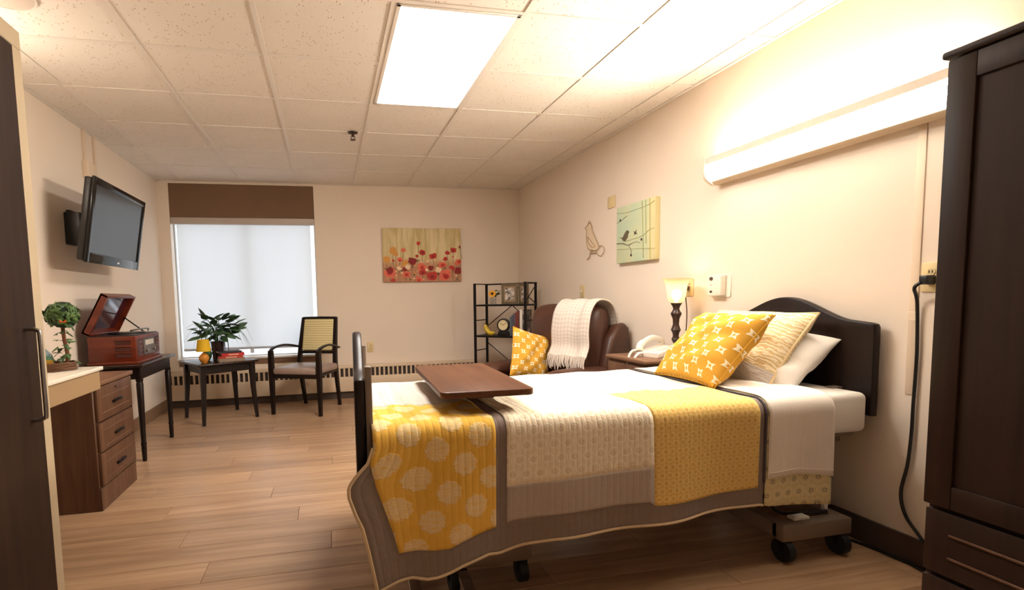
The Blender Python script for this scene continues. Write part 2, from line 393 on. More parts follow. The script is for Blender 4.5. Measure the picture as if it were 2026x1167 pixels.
t = thing('wall_raceway', 'thin ivory cable raceway running down from the over-bed light', 'raceway', (XR, 1.645, .70))
RW = plain('raceway_paint', (228, 208, 184), .55, var=.02)
obj('channel', box(B(), (-.005, -.016, 0), (0, .016, 1.08), .002, 2), RW, t)
obj('coupler', box(B(), (-.007, -.018, .30), (0, .018, .34), .003, 1), RW, t)
t = thing('television_raceway', 'painted cable raceway and box on the left wall above the television', 'raceway', (0, 4.5, 2.05))
obj('channel', box(B(), (0, -.115, .14), (.018, -.08, ZC-2.05-.003), .004, 2), RW, t); obj('channel', box(B(), (0, .06, 0), (.018, .085, ZC-2.05-.003), .004, 2), RW, t)
obj('junction_box', box(B(), (0, -.14, .03), (.045, -.02, .15), .006, 2), RW, t)

def cord(name, label, pts, r, m, n=8, plug=None):
    t = thing(name, label, 'cord', pts[0]); p0 = Vector(pts[0])
    obj('cable', tube(B(), [p-p0 for p in spline(pts, n)], r, 8), m, t)
    if plug: obj('plug', box(B(), *plug, .005, 2), m, t)
    return t
cord('power_cord', 'black power cord plugged in beside the wardrobe and hanging down the wall',
     [(XR-.055, 1.588, 1.155), (XR-.06, 1.605, 1.133), (XR-.02, 1.62, 1.073), (XR-.012, 1.617, .871), (XR-.012, 1.62, .664), (XR-.012, 1.621, .539), (XR-.014, 1.628, .41), (XR-.014, 1.647, .285), (XR-.016, 1.623, .197), (XR-.02, 1.56, .13), (XR-.03, 1.45, .02)], .0065, BLACKP,
     plug=((.0, -.022, -.008), (.047, .008, .028)))
cord('extension_cord', 'dark cable lying on the floor along the right baseboard',
     [(3.90, 1.86, .10), (3.95, 1.86, .02), (4.0, 1.82, .007), (4.02, 1.74, .007), (4.025, 1.65, .007), (4.027, 1.58, .007), (4.0, 1.48, .007)], .006, BLACKP)
cord('lamp_cord', 'brown cord running from the bedside lamp up to its outlet',
     [(3.93, 2.93, .745), (3.97, 2.94, .76), (4.005, 2.952, .85), (4.015, 2.955, 1.0), (4.005, 2.955, 1.10), (4.0, 2.962, 1.15), (4.015, 2.97, 1.165)], .0035, plain('brown_cord', (74, 52, 38), .5),
     plug=((.06, .032, .408), (.109, .056, .434)))
# ------------------------------------------------------------------ built-in closet (left foreground)
t = thing('built_in_closet', 'dark closet door in a beige surround at the left edge', 'closet', (0, 1.35, 0))
CX, CY1 = .662, .912          # front plane, far end (local y)
obj('carcass', box(B(), (0, -.92, 0), (CX-.022, CY1-.002, 2.13), .002, 1), BEIGE, t)
obj('top_rail', box(B(), (CX-.022, -.92, 2.07), (CX, CY1, 2.138), .003, 1), BEIGE, t)
obj('side_stile', box(B(), (CX-.022, CY1-.058, 0), (CX, CY1, 2.07), .003, 1), BEIGE, t)
for y0, y1 in ((-.02, CY1-.062), (-.91, -.024)):
    d = obj('door', box(B(), (CX-.022, y0, .03), (CX+.004, y1, 2.066), .003, 1), LAM, t)
    if y0 > -.1:
        yy = .775
        obj('handle', tube(B(), spline([(CX+.004, yy, 1.052), (CX+.03, yy, 1.052), (CX+.044, yy, 1.046), (CX+.05, yy, 1.03), (CX+.05, yy, .88), (CX+.05, yy, .742), (CX+.044, yy, .727), (CX+.03, yy, .72), (CX+.004, yy, .72)], 5), .0075, 10), STEEL, d, label='brushed nickel bar handle')
# counter between the closet and the drawer unit
t = thing('vanity_counter', 'white topped counter with beige apron beside the closet', 'counter', (0, 2.57, 0))
obj('top', box(B(), (.001, -.305, .80), (.585, .395, .82), .005, 3), plain('white_laminate', (232, 222, 204), .3, var=.02), t)
obj('apron', box(B(), (.555, -.305, .705), (.575, .37, .80), .003, 1), plain('counter_apron', (160, 132, 96), .5, var=.03), t)
obj('cleat', box(B(), (.001, -.305, .72), (.03, .30, .80), .003, 1), BEIGE, t)
obj('side_bracket', box(B(), (.03, .35, .72), (.555, .37, .80), .003, 1), BEIGE, t)

def pull(parent, c, axis='y', L=.05):
    """arched black drawer pull standing off +x"""
    x, y, z = c
    obj('handle', tube(B(), spline([(x, y-L, z-.006), (x+.012, y-L*.95, z), (x+.02, y-L*.4, z+.006), (x+.02, y+L*.4, z+.006), (x+.012, y+L*.95, z), (x, y+L, z-.006)], 4), .008, 8), BLACKM, parent, label='dark arched drawer pull')
# three-drawer unit
t = thing('drawer_cabinet', 'walnut three drawer pedestal under the end of the counter', 'cabinet', (.255, 3.36, 0))
obj('body', box(B(), (-.25, -.262, 0), (.215, .262, .69), .004, 1), LAM2, t)
obj('top', box(B(), (-.25, -.275, .69), (.238, .275, .715), .006, 3), LAM2Y, t)
obj('plinth', box(B(), (.215, -.26, .0), (.224, .26, .125), .002, 1), LAM2, t)
for i, (z0, z1) in enumerate(((.135, .315), (.325, .485), (.495, .685))):
    d = obj('drawer', box(B(), (.213, -.25, z0), (.232, .25, z1), .004, 2), LAM2, t)
    zc = (z0+z1)/2-.01
    if i == 2:
        obj('lock', lathe(B(), [(.001, 0), (.007, 0), (.007, .003), (.001, .003)], 10), BLACKM, d).matrix_basis = Matrix.Translation((.232, 0, z1-.03)) @ Matrix.Rotation(pi/2, 4, 'Y')
    for zz in (zc-.045, zc+.045):
        obj('groove_trim', box(B(), (.231, -.2, zz-.0025), (.2345, .2, zz+.0025), .001, 1), LAM2Y, d)
    pull(d, (.232, .0, zc))
# tall wardrobe (right foreground)
t = thing('wardrobe', 'tall dark walnut wardrobe at the right edge', 'wardrobe', (3.775, .72, 0))
WF, WY1 = -.255, .49
obj('carcass', box(B(), (WF+.02, -.49, 0), (.262, WY1, 1.79), .003, 1), LAM, t)
obj('cornice', box(B(), (WF-.015, -.505, 1.79), (.262, WY1+.012, 1.812), .008, 3), LAM, t)
for y0, y1 in ((.002, .488), (-.488, -.002)):
    d = obj('door', box(B(), (WF+.002, y0, .475), (WF+.02, y1, 1.785), .003, 1), LAM, t)
    for a, c in (((y0, .475), (y0+.07, 1.785)), ((y1-.07, .475), (y1, 1.785)), ((y0+.07, .475), (y1-.07, .545)), ((y0+.07, 1.715), (y1-.07, 1.785))):
        obj('door_rail', box(B(), (WF-.007, a[0], a[1]), (WF+.003, c[0], c[1]), .003, 2), LAM, d)
    pull(d, (WF-.007, y0+.035 if y0 > -.1 else y1-.035, 1.0), L=.04)
for z0, z1 in ((.265, .46), (.05, .25)):
    d = obj('drawer', box(B(), (WF, -.485, z0), (WF+.02, .485, z1), .004, 2), LAM, t)
    for zz in (z0+.06, z0+.13): obj('groove_trim', box(B(), (WF-.006, -.42, zz-.004), (WF, .42, zz+.004), .002, 1), LAM2, d)

# ------------------------------------------------------------------ turned-leg table with the record player
t = thing('console_table', 'dark espresso table with turned legs under the record player', 'table', (.235, 4.385, 0))
obj('top', box(B(), (-.215, -.405, .69), (.205, .40, .712), .006, 3), ESPY, t)
for a, c in (((.15, -.35, .60), (.172, .345, .69)), ((-.172, -.35, .60), (-.15, .345, .69)), ((-.15, -.345, .60), (.15, -.323, .69)), ((-.15, .32, .60), (.15, .342, .69))): obj('apron', box(B(), a, c, .002, 1), ESP, t)
LEG = [(.001, .60), (.024, .60), (.024, .585), (.019, .578), (.0235, .57), (.0215, .4), (.0165, .14), (.0195, .13), (.0195, .12), (.0165, .112), (.018, .1), (.015, .0), (.001, 0)]
for sx in (-.155, .155):
    for sy in (-.335, .33): obj('leg', lathe(B(), LEG, 16, (sx, sy, 0)), ESP, t)
CH = wood('cherry_wood', (84, 28, 12), (116, 44, 20), .3, 0, 1.0, .5)
t = thing('record_player', 'cherry wood record player with its lid propped open', 'record player', (.255, 4.27, .712))
b = B(); box(b, (-.17, -.25, .012), (.135, .28, .2), .005, 2); obj('case', b, CH, t)
obj('base_molding', box(B(), (-.18, -.26, 0), (.15, .29, .02), .005, 2), CH, t)
obj('deck', box(B(), (-.16, -.235, .2), (.125, .265, .206)), BLACKP, t, smooth=False)
obj('platter', lathe(B(), [(.001, .206), (.125, .206), (.125, .216), (.001, .218)], 32, (-.01, .03, 0)), BLACKP, t)
obj('tonearm', tube(B(), spline([(.08, .2, .215), (.08, .2, .235), (.06, .05, .235), (.03, -.02, .228)], 5), .006, 8), STEEL, t)
for z in (.155, .11, .065):                     # louvres on the near side
    obj('speaker_slot', box(B(), (.005, -.2525, z-.015), (.105, -.249, z+.015)), plain('slot_dark', (70, 26, 14), .6), t, smooth=False)
    obj('slat', box(B(), (0, -.258, z+.014), (.11, -.249, z+.022), .002, 1), CH, t)
obj('front_bezel', box(B(), (.133, -.22, .045), (.138, .25, .175), .002, 1), plain('bezel', (60, 24, 18), .4), t)
fp = obj('radio_panel', box(B(), (.137, -.1, .05), (.142, .14, .17), .002, 1), plain('radio_panel', (96, 88, 84), .35, .4, var=.3, vs=30), t)
for y in (-.06, .1): obj('knob', cyl(B(), (.142, y, .085), (.156, y, .085), .014, .012, 14), STEEL, fp)
obj('dial', box(B(), (.141, -.07, .12), (.1435, .11, .158), .001, 1), plain('dial', (196, 190, 178), .4, var=.4, vs=60), fp)
for y0 in (-.205, .155):
    for z in (.06, .09, .12, .15): obj('speaker_slat', box(B(), (.137, y0, z-.004), (.1415, y0+.085, z+.004), .001, 1), CH, t)
la = R(27)                                       # lid leans forward from vertical
Ml = Matrix.Translation((-.155, 0, .205)) @ Matrix.Rotation(la, 4, 'Y')
lid = obj('lid', box(B(), (-.055, -.25, 0), (-.04, .28, .31), .003, 1, Ml), CH, t)
for a, c in (((-.055, -.25, 0), (.0, -.235, .31)), ((-.055, .265, 0), (.0, .28, .31)), ((-.055, -.25, .295), (.0, .28, .31)), ((-.055, -.25, 0), (.0, .28, .015))): obj('lid_rim', box(B(), a, c, .003, 1, Ml), CH, lid)
obj('lid_lining', box(B(), (-.041, -.225, .03), (-.037, .255, .285), 0, 1, Ml), plain('gloss_lining', (70, 34, 44), .08, 0, .8), lid, smooth=False)
e0 = Ml @ Vector((-.01, .255, .13))
obj('lid_stay', tube(B(), [e0, (.03, .255, .21)], .005, 8), BLACKM, t)

# ------------------------------------------------------------------ television on a swing arm
t = thing('television', 'black flat television tilted down on the left wall bracket', 'television', (.30, 4.118, 1.672))
Mt = Matrix.Rotation(R(9.3), 4, 'Y')
obj('housing', box(B(), (-.06, -.447, -.262), (-.012, .447, .262), .012, 3, Mt), BLACKP, t)
k = NT('glossy_bezel', .12, 0, .3); k.color((.008, .008, .009)); BEZ = k.m
b = B()
for a, c in (((-.014, -.455, -.27), (.006, -.418, .27)), ((-.014, .418, -.27), (.006, .455, .27)), ((-.014, -.418, .228), (.006, .418, .27)), ((-.014, -.418, -.27), (.006, .418, -.205))): box(b, a, c, .004, 2, Mt)
obj('bezel', b, BEZ, t)
k = NT('screen', .16, 0, .6); k.color((.028, .031, .034)); SCR = k.m
obj('screen', box(B(), (-.012, -.42, -.207), (-.002, .42, .23), 0, 1, Mt), SCR, t, smooth=False)
obj('logo', box(B(), (.006, .03, -.248), (.0072, .06, -.236), 0, 1, Mt), plain('logo_silver', (225, 225, 228), .3), t, smooth=False)
obj('speaker_line', box(B(), (.0055, -.39, -.212), (.0068, -.05, -.207), 0, 1, Mt), BLACKP, t, smooth=False)
obj('wall_bracket', box(B(), (-.30, -.06, -.10), (-.275, .16, .12), .004, 2), BLACKM, t)
obj('bracket_arm', tube(B(), [(-.28, .05, .02), (-.19, -.04, .02), (-.09, .02, .0)], .022, 10), BLACKM, t)
obj('mount_plate', box(B(), (-.085, -.11, -.11), (-.058, .11, .11), .004, 1, Mt), BLACKM, t)
obj('cable_box', box(B(), (-.30, -.10, -.12), (-.20, .02, .10), .008, 2), BLACKP, t)

# ------------------------------------------------------------------ small table by the window
t = thing('end_table', 'square dark wood end table in front of the window', 'table', (.66, 5.41, 0), R(31))
obj('top', box(B(), (-.285, -.275, .552), (.285, .275, .572), .006, 3), ESPY, t)
for a, c in (((-.235, -.235, .475), (.235, -.215, .552)), ((-.235, .215, .475), (.235, .235, .552)), ((-.235, -.22, .475), (-.215, .22, .552)), ((.215, -.22, .475), (.235, .22, .552))): obj('apron', box(B(), a, c, .002, 1), ESP, t)
for sx in (-1, 1):
    for sy in (-1, 1):
        cx0, cy0 = sx*.232, sy*.226; rings = []
        for z, h, o_ in ((0, .013, .022), (.3, .019, .004), (.5, .024, 0), (.55, .024, 0)):
            x_, y_ = cx0+sx*o_, cy0+sy*o_
            rings.append([Vector((x_-h, y_-h, z)), Vector((x_+h, y_-h, z)), Vector((x_+h, y_+h, z)), Vector((x_-h, y_+h, z))])
        obj('leg', tube_rings(B(), rings), ESP, t, ang=50)
t = thing('table_lamp', 'little yellow table lamp with round orange base', 'lamp', (.575, 5.19, .572))
obj('base', lathe(B(), [(.001, 0), (.022, 0), (.024, .006), (.038, .02), (.046, .045), (.04, .07), (.022, .088), (.013, .096), (.001, .096)], 24), plain('orange_ceramic', (216, 140, 50), .35), t)
obj('neck', cyl(B(), (0, 0, .094), (0, 0, .118), .008), plain('brass', (190, 140, 60), .3, .9), t)
obj('lamp_shade', lathe(B(), [(.066, .112), (.05, .222), (.048, .222), (.064, .112)], 28, caps=False), plain('yellow_shade', (232, 186, 28), .7), t)
def leafmesh(L, W, bend=.2, lobes=False, n=5):
    b = B(); L0 = []; 
    for i in range(n+1):
        s = i/n; wd = W*math.sin(pi*min(1, s*.92+.08))**.8*(1-.35*s)
        if lobes: wd = W*(.35+.65*abs(math.cos(s*pi*1.6)))*(1-s*.75)
        z = -bend*L*s*s
        L0.append([b.verts.new((L*s, -wd, z-.15*wd)), b.verts.new((L*s, 0, z+.1*wd)), b.verts.new((L*s, wd, z-.15*wd))])
    for A, C in zip(L0, L0[1:]):
        for kx in range(2): b.faces.new((A[kx], A[kx+1], C[kx+1], C[kx]))
    return b
def leafmat(name, c1, c2):
    k = NT(name, .45, 0, .4); oi = k.n('ShaderNodeObjectInfo'); n = k.noise(k.coord('Object'), 30, 2)
    f = k.m_('ADD', k.m_('MULTIPLY', oi.outputs['Random'], .7), k.m_('MULTIPLY', n, .3)); k.color(k.mix(f, lin(c1), lin(c2))); return k.m
LEAFD = leafmat('leaf_dark', (28, 52, 30), (78, 116, 70)); LEAFI = leafmat('leaf_ivy', (30, 58, 34), (96, 128, 66))
def orient(d, roll=0):
    d = Vector(d).normalized(); return (d.to_track_quat('X', 'Z') @ Matrix.Rotation(roll, 3, 'X').to_quaternion()).to_euler()
# potted plant
t = thing('potted_plant', 'leafy green plant in a dark pot by the window', 'plant', (.655, 5.43, .572))
obj('pot', lathe(B(), [(.001, 0), (.045, 0), (.05, .004), (.062, .17), (.066, .185), (.056, .185), (.05, .16), (.001, .16)], 24), plain('dark_glazed_pot', (44, 24, 20), .35), t)
obj('soil', lathe(B(), [(.001, .155), (.054, .155), (.054, .165), (.001, .168)], 20), plain('soil', (36, 28, 22), .9, bump=.3), t)
o = obj('leaf', leafmesh(.135, .05, .28), LEAFD, t, ang=60, mod=.0012); big = o.data
rnd = random.Random(3); spec = []
for i in range(74):
    a = rnd.uniform(0, 2*pi); el = rnd.uniform(-.1, 1.2); rr = rnd.uniform(.03, .19); h = .21+rnd.uniform(0, .11)+.11*(el/1.2)
    spec.append(((rr*cos(a), rr*sin(a)*.8, h), (cos(a), sin(a), el-.3), rnd.uniform(.5, 1.0)))
spec += [((-.085, -.03, .40), (-.2, -.1, .8), 1.0), ((-.04, 0, .40), (.8, 0, .7), .95), ((.09, .02, .35), (.7, -.2, .1), 1.15), ((.02, -.06, .31), (.3, -1, -.2), 1.0), ((-.12, .02, .3), (-.5, 0, .7), 1.0), ((-.09, -.03, .12), (.1, -.3, -1), .9), ((-.1, 0, .16), (-.1, 0, -1), .8)]
for i, (p, d, s) in enumerate(spec):
    if i == 0: q = o
    else: q = inst('leaf', big, t)
    q.location = p; q.rotation_euler = orient(d, rnd.uniform(-.6, .6)); q.scale = (s, s, s)
    if i: 
        md = q.modifiers.new('thickness', 'SOLIDIFY'); md.thickness = .0012
for i in range(26):
    a = rnd.uniform(0, 2*pi); rx = rnd.uniform(.2, .36); hh = rnd.uniform(.24, .38); dr = rnd.uniform(.02, .2)
    x, y = cos(a), sin(a)*.8
    obj('frond', tube(B(), spline([(.01*x, .01*y, .16), (.3*rx*x, .3*rx*y, hh), (.7*rx*x, .7*rx*y, hh+.02), (rx*x, rx*y, hh-dr)], 5), [.004]*10+[.003]*4+[.0015]*2, 5, flat=.4), LEAFD, t)
for s in (1, -1): obj('stem', tube(B(), spline([(s*.01, 0, .16), (s*.03, -.02, .3), (s*.05-.03, -.02, .41)], 5), .003, 6), LEAFD, t)
obj('watering_loop', tube(B(), spline([(.07, -.035, .2), (.075, -.045, .1), (.09, -.05, .085), (.105, -.045, .1), (.1, -.035, .2)], 5), .004, 8), plain('clear_blue', (70, 72, 110), .2), t)
# stacked books
t0 = (.79, 5.32, .572)
for i, (L, W, H, c, rz, lab) in enumerate(((.235, .17, .03, (150, 128, 108), .32, 'tan hardback book at the bottom of the window table stack'), (.22, .16, .022, (176, 60, 44), .24, 'red book second from the bottom of the window table stack'),
                                      (.205, .15, .026, (190, 36, 32), .30, 'bright red book third in the window table stack'), (.21, .155, .018, (40, 32, 40), .36, 'black thin book on top of the window table stack'))):
    z = (0, .0305, .053, .0795)[i]
    t = thing('book', lab, 'book', (t0[0]+.006*i*(-1)**i, t0[1], t0[2]+z), rz, 'books on the window table')
    CB = plain('cover_%d' % i, c, .5); PG = plain('pages', (226, 214, 190), .8, var=.08, vs=90)
    obj('cover', box(B(), (-L/2, -W/2, 0), (L/2, W/2, .002), .0008, 1), CB, t); obj('cover', box(B(), (-L/2, -W/2, H-.002), (L/2, W/2, H), .0008, 1), CB, t)
    obj('spine', box(B(), (-L/2, -W/2-.001, 0), (L/2, -W/2+.002, H), .0008, 1), CB, t)
    obj('pages', box(B(), (-L/2+.004, -W/2+.002, .002), (L/2-.004, W/2-.004, H-.002)), PG, t, smooth=False)
    if i in (1, 2): obj('title_band', box(B(), (-L*.2, -W/2-.0016, H*.3), (L*.25, -W/2-.0008, H*.7)), plain('title', (230, 190, 160), .5), t, smooth=False)

# ------------------------------------------------------------------ armchair by the window
fx, fy = -.23, -.46
t = thing('armchair', 'dark wood armchair with grey seat and cream striped back', 'chair', (1.50, 5.50, 0), math.atan2(fy, fx)+pi/2)   # local -y faces the front
def bar4(b, pts, hx_, hy_):
    rings = []
    for i, p in enumerate(pts):
        hx1 = hx_[i] if isinstance(hx_, (list, tuple)) else hx_; hy1 = hy_[i] if isinstance(hy_, (list, tuple)) else hy_; p = Vector(p)
        rings.append([p+Vector((-hx1, -hy1, 0)), p+Vector((hx1, -hy1, 0)), p+Vector((hx1, hy1, 0)), p+Vector((-hx1, hy1, 0))])
    return tube_rings(b, rings)
for s in (-1, 1):
    obj('leg', bar4(B(), [(s*.262, -.25, 0), (s*.262, -.25, .3), (s*.262, -.25, .48), (s*.262, -.25, .645)], [.015, .02, .022, .02], [.015, .022, .024, .022]), ESP, t, ang=50)
    obj('leg', bar4(B(), [(s*.205, .305, 0), (s*.21, .235, .35), (s*.21, .215, .47), (s*.205, .235, .62), (s*.19, .31, .955)], [.014, .018, .02, .018, .016], [.016, .022, .022, .022, .016]), ESP, t, ang=50)
    obj('armrest', tube(B(), spline([(s*.262, -.27, .635), (s*.263, -.2, .668), (s*.255, -.05, .685), (s*.24, .1, .672), (s*.225, .25, .64), (s*.22, .29, .632)], 5), .022, 8, flat=.55), ESP, t)
obj('top_rail', tube(B(), [(-.2, .312, .945), (0, .318, .95), (.2, .312, .945)], .017, 8), ESP, t)
obj('lower_rail', tube(B(), [(-.21, .222, .585), (.21, .222, .585)], .016, 8), ESP, t)
for a, c in (((-.25, -.265, .37), (.25, -.24, .415)), ((-.2, .2, .37), (.2, .225, .415))): obj('seat_rail', box(B(), a, c, .004, 1), ESP, t)
for s in (-1, 1): obj('seat_rail', tube(B(), [(s*.255, -.25, .392), (s*.21, .22, .392)], .02, 8, flat=.6), ESP, t)
k = NT('grey_vinyl', .45); k.color(k.mix(k.noise(k.coord(), 20), lin((150, 128, 116)), lin((166, 144, 132)))); VIN = k.m
obj('seat', box(B(), (-.245, -.27, .40), (.245, .215, .475), .03, 4), VIN, t)
k = NT('striped_upholstery', .8); xx, yy, zz = k.xyz(k.coord('Object', (2, 1, 26)))
wv = k.n('ShaderNodeTexWave', bands_direction='Z'); wv.inputs['Scale'].default_value = .32; wv.inputs['Distortion'].default_value = 3; wv.inputs['Detail'].default_value = 2; k.t.links.new(k.coord('Object', (6, 6, 40)), wv.inputs[0])
k.color(k.mix(k.ss(wv.outputs['Fac'], .05, .4), lin((196, 178, 122)), lin((226, 212, 160))))
Mb = Matrix.Translation((0, .235, .60)) @ Matrix.Rotation(R(-13.5), 4, 'X')
obj('backrest', box(B(), (-.18, -.022, .0), (.18, .018, .345), .014, 3, Mb), k.m, t)

# ------------------------------------------------------------------ pictures
t = thing('poppy_canvas', 'canvas painting of red poppies on the window wall', 'painting', (2.84, YB-.003, 1.645))
k = NT('poppy_ground', .8); v = k.coord('Object', (9, 1, 1.2)); n = k.noise(v, 1.5, 4, .6, dist=.6); x_, y_, z_ = k.xyz(k.coord('Object'))
top = k.mix(k.ss(n, .35, .65), lin((196, 176, 120)), lin((226, 208, 164))); low = k.mix(k.noise(k.coord('Object', (16, 1, 9)), 1.6, 4, .6), lin((146, 112, 80)), lin((224, 158, 122)))
k.color(k.mix(k.ss(z_, .0, -.16), top, low))
obj('canvas', box(B(), (-.467, -.035, -.31), (.467, 0, .31), .003, 1), k.m, t)
rp = random.Random(11); cols = {'poppy_red': (188, 50, 40), 'poppy_coral': (222, 108, 84), 'poppy_crimson': (138, 30, 30), 'poppy_ochre': (214, 150, 70), 'poppy_cream': (236, 206, 168), 'stem_green': (104, 102, 68)}
PM = {c: plain(c, cols[c], .7, var=.2, vs=25) for c in cols}
def dab(b, x, z, r, yo):
    n = 11; pts = []
    for i in range(n):
        a = 2*pi*i/n; q = r*rp.uniform(.75, 1.15); pts.append((x+q*cos(a), z+q*.85*sin(a)))
    pts = [(min(.462, max(-.462, px)), min(.305, max(-.305, pz))) for px, pz in pts]
    return prism(b, pts, 1, -.0352, -.0352-yo)
# main flowers: picture fraction (0..1 across, 0..1 down)
FL = [('poppy_red', .45, .28, .026), ('poppy_coral', .26, .41, .03), ('poppy_red', .50, .45, .042), ('poppy_red', .635, .52, .046), ('poppy_red', .82, .46, .032), ('poppy_red', .90, .41, .04), ('poppy_crimson', .99, .35, .02),
      ('poppy_crimson', .37, .61, .056), ('poppy_red', .43, .52, .022), ('poppy_red', .795, .57, .03), ('poppy_ochre', .13, .42, .05), ('poppy_ochre', .16, .48, .03), ('poppy_ochre', .04, .58, .045), ('poppy_ochre', .27, .66, .045),
      ('poppy_coral', .08, .82, .075), ('poppy_crimson', .085, .79, .046), ('poppy_crimson', .27, .77, .03), ('poppy_coral', .29, .86, .055), ('poppy_cream', .31, .72, .035), ('poppy_coral', .49, .72, .055), ('poppy_red', .50, .82, .05),
      ('poppy_crimson', .60, .74, .036), ('poppy_red', .62, .90, .065), ('poppy_coral', .78, .88, .08), ('poppy_red', .80, .91, .04), ('poppy_coral', .75, .69, .048), ('poppy_red', .76, .69, .024), ('poppy_red', .88, .74, .034),
      ('poppy_crimson', .96, .80, .052), ('poppy_coral', .97, .63, .04), ('poppy_red', .985, .62, .025), ('poppy_coral', .93, .66, .02), ('poppy_coral', .45, .97, .05), ('poppy_coral', .21, .58, .034), ('poppy_red', .21, .6, .016), ('poppy_cream', .70, .78, .04), ('poppy_cream', .55, .78, .022), ('poppy_red', .12, .97, .03), ('poppy_red', .13, .6, .016), ('poppy_cream', .2, .75, .03)]
zo = .0006
for c, u, q, r in FL:
    x0, z0 = -.467+.934*u, .31-.62*q
    pp = obj('poppy' if c != 'poppy_cream' else 'cream_blossom', dab(B(), x0, z0, r, zo), PM[c], t, smooth=False); zo += .00006
    if z0-r > -.28: obj('flower_stem', tube(B(), [(x0, -.0353, z0-r*.8), (x0+rp.uniform(-.02, .02), -.0353, max(-.3, z0-r-.12))], .0024, 4), PM['stem_green'], t)
    if r > .035 and c in ('poppy_red', 'poppy_coral'):
        obj('poppy_centre', dab(B(), x0, z0-.1*r, r*.4, zo), PM['poppy_crimson' if c == 'poppy_red' else 'poppy_red'], pp, smooth=False); zo += .00006
for c in ('poppy_coral', 'poppy_cream', 'stem_green', 'poppy_ochre'):
    b = B()
    for i in range(26): dab(b, rp.uniform(-.45, .45), rp.uniform(-.29, -.02), rp.uniform(.007, .017), .0005)
    q = obj('paint_dabs', b, PM[c], t, smooth=False); q['kind'] = 'stuff'

t = thing('bird_canvas', 'pale green canvas of a bird on a branch on the right wall', 'painting', (XR, 3.55, 1.60), -pi/2)   # local x = -y world, local -y toward room
k = NT('aqua_ground', .8); n = k.noise(k.coord('Object', (2, 2, 2)), 2, 4, .6); x_, y_, z_ = k.xyz(k.coord('Object'))
base = k.mix(k.ss(n, .3, .7), lin((186, 206, 178)), lin((206, 208, 168)))
k.color(k.mix(k.ss(x_, .14, .2), base, lin((216, 208, 158))))
obj('canvas', box(B(), (-.25, -.04, -.22), (.25, 0, .22), .004, 2), k.m, t)
def cv(pts): return [(3.55-a, -.0405, b_-1.60) for a, b_ in pts]
DK = plain('ink_brown', (62, 52, 44), .7); OL = plain('olive_line', (166, 160, 92), .7)
obj('painted_branch', tube(B(), spline(cv([(3.79, 1.539), (3.706, 1.532), (3.634, 1.512), (3.582, 1.52), (3.522, 1.526), (3.474, 1.512)]), 5), [.009]*8+[.006]*8+[.004]*10, 6, flat=.25), DK, t)
b = B()
for pts, r in (([(3.795, 1.700), (3.746, 1.709), (3.65, 1.737)], .003), ([(3.625, 1.508), (3.594, 1.472), (3.593, 1.437)], .0025)): tube(b, spline(cv(pts), 5), r, 6, flat=.3)
obj('painted_twigs', b, DK, t)
prism_b = B(); prism(prism_b, [(3.55-a, c_-1.6) for a, c_ in [(3.765, 1.585), (3.712, 1.578), (3.68, 1.61), (3.655, 1.628), (3.632, 1.622), (3.618, 1.61), (3.632, 1.600), (3.640, 1.57), (3.675, 1.545), (3.712, 1.556), (3.72, 1.57)]], 1, -.0405, -.0413); obj('painted_bird', prism_b, plain('bird_ink', (96, 84, 64), .7, var=.3, vs=40), t, smooth=False)
prism_b = B(); prism(prism_b, [(3.55-a, c_-1.6) for a, c_ in [(3.566, 1.612), (3.545, 1.600), (3.518, 1.618), (3.53, 1.597), (3.512, 1.58), (3.54, 1.586), (3.556, 1.576), (3.552, 1.596)]], 1, -.0405, -.0413); obj('painted_butterfly', prism_b, DK, t, smooth=False)
prism_b = B()
for (a, c_) in ((3.46, 1.536), (3.746, 1.715), (3.593, 1.432)): prism(prism_b, [(3.55-a+.012*cos(q), c_-1.6+.011*sin(q)) for q in lsp(0, 2*pi*7/8, 8)], 1, -.0405, -.0412)
obj('painted_buds', prism_b, DK, t, smooth=False)
b = B()
for pts in ([(3.795, 1.782), (3.656, 1.762), (3.39, 1.772), (3.305, 1.79)], [(3.454, 1.815), (3.443, 1.641), (3.431, 1.40)], [(3.41, 1.815), (3.405, 1.64), (3.40, 1.5)], [(3.79, 1.492), (3.59, 1.480), (3.305, 1.457)], [(3.70, 1.543), (3.465, 1.559), (3.363, 1.593), (3.305, 1.60)], [(3.36, 1.815), (3.35, 1.385)]): tube(b, spline(cv(pts), 5), .004, 6, flat=.2)
obj('painted_lines', b, OL, t)

WIRE = plain('antique_wire', (186, 158, 122), .6, .2)
t = thing('wire_hen_wall_art', 'cream wire hen wall decoration beside the bird canvas', 'wall decor', (XR, 4.2, 1.46))
def hw_(pts): return [(-.012, y-4.2, z-1.46) for y, z in pts]
body = [(4.302, 1.777), (4.335, 1.758), (4.373, 1.738), (4.343, 1.717), (4.352, 1.67), (4.349, 1.625), (4.318, 1.552), (4.24, 1.53), (4.162, 1.526), (4.129, 1.55), (4.185, 1.623), (4.243, 1.698), (4.261, 1.752)]
obj('body_outline', tube(B(), spline(hw_(body+body[:1]), 4), .0032, 6), WIRE, t)
obj('body_mesh', prism(B(), [(y-4.2, z-1.46) for y, z in body], 0, -.008, -.005), plain('hen_fill', (226, 206, 178), .8, var=.1, vs=40), t, smooth=False)
obj('tail_loop', tube(B(), spline(hw_([(4.129, 1.55), (4.085, 1.556), (4.053, 1.54), (4.037, 1.514), (4.063, 1.483), (4.107, 1.468), (4.168, 1.501), (4.162, 1.526)]), 4), .0032, 6), WIRE, t)
obj('leg', tube(B(), hw_([(4.242, 1.533), (4.276, 1.511), (4.294, 1.475), (4.336, 1.455)]), .005, 6), WIRE, t); obj('leg', tube(B(), hw_([(4.184, 1.502), (4.276, 1.508)]), .005, 6), WIRE, t)
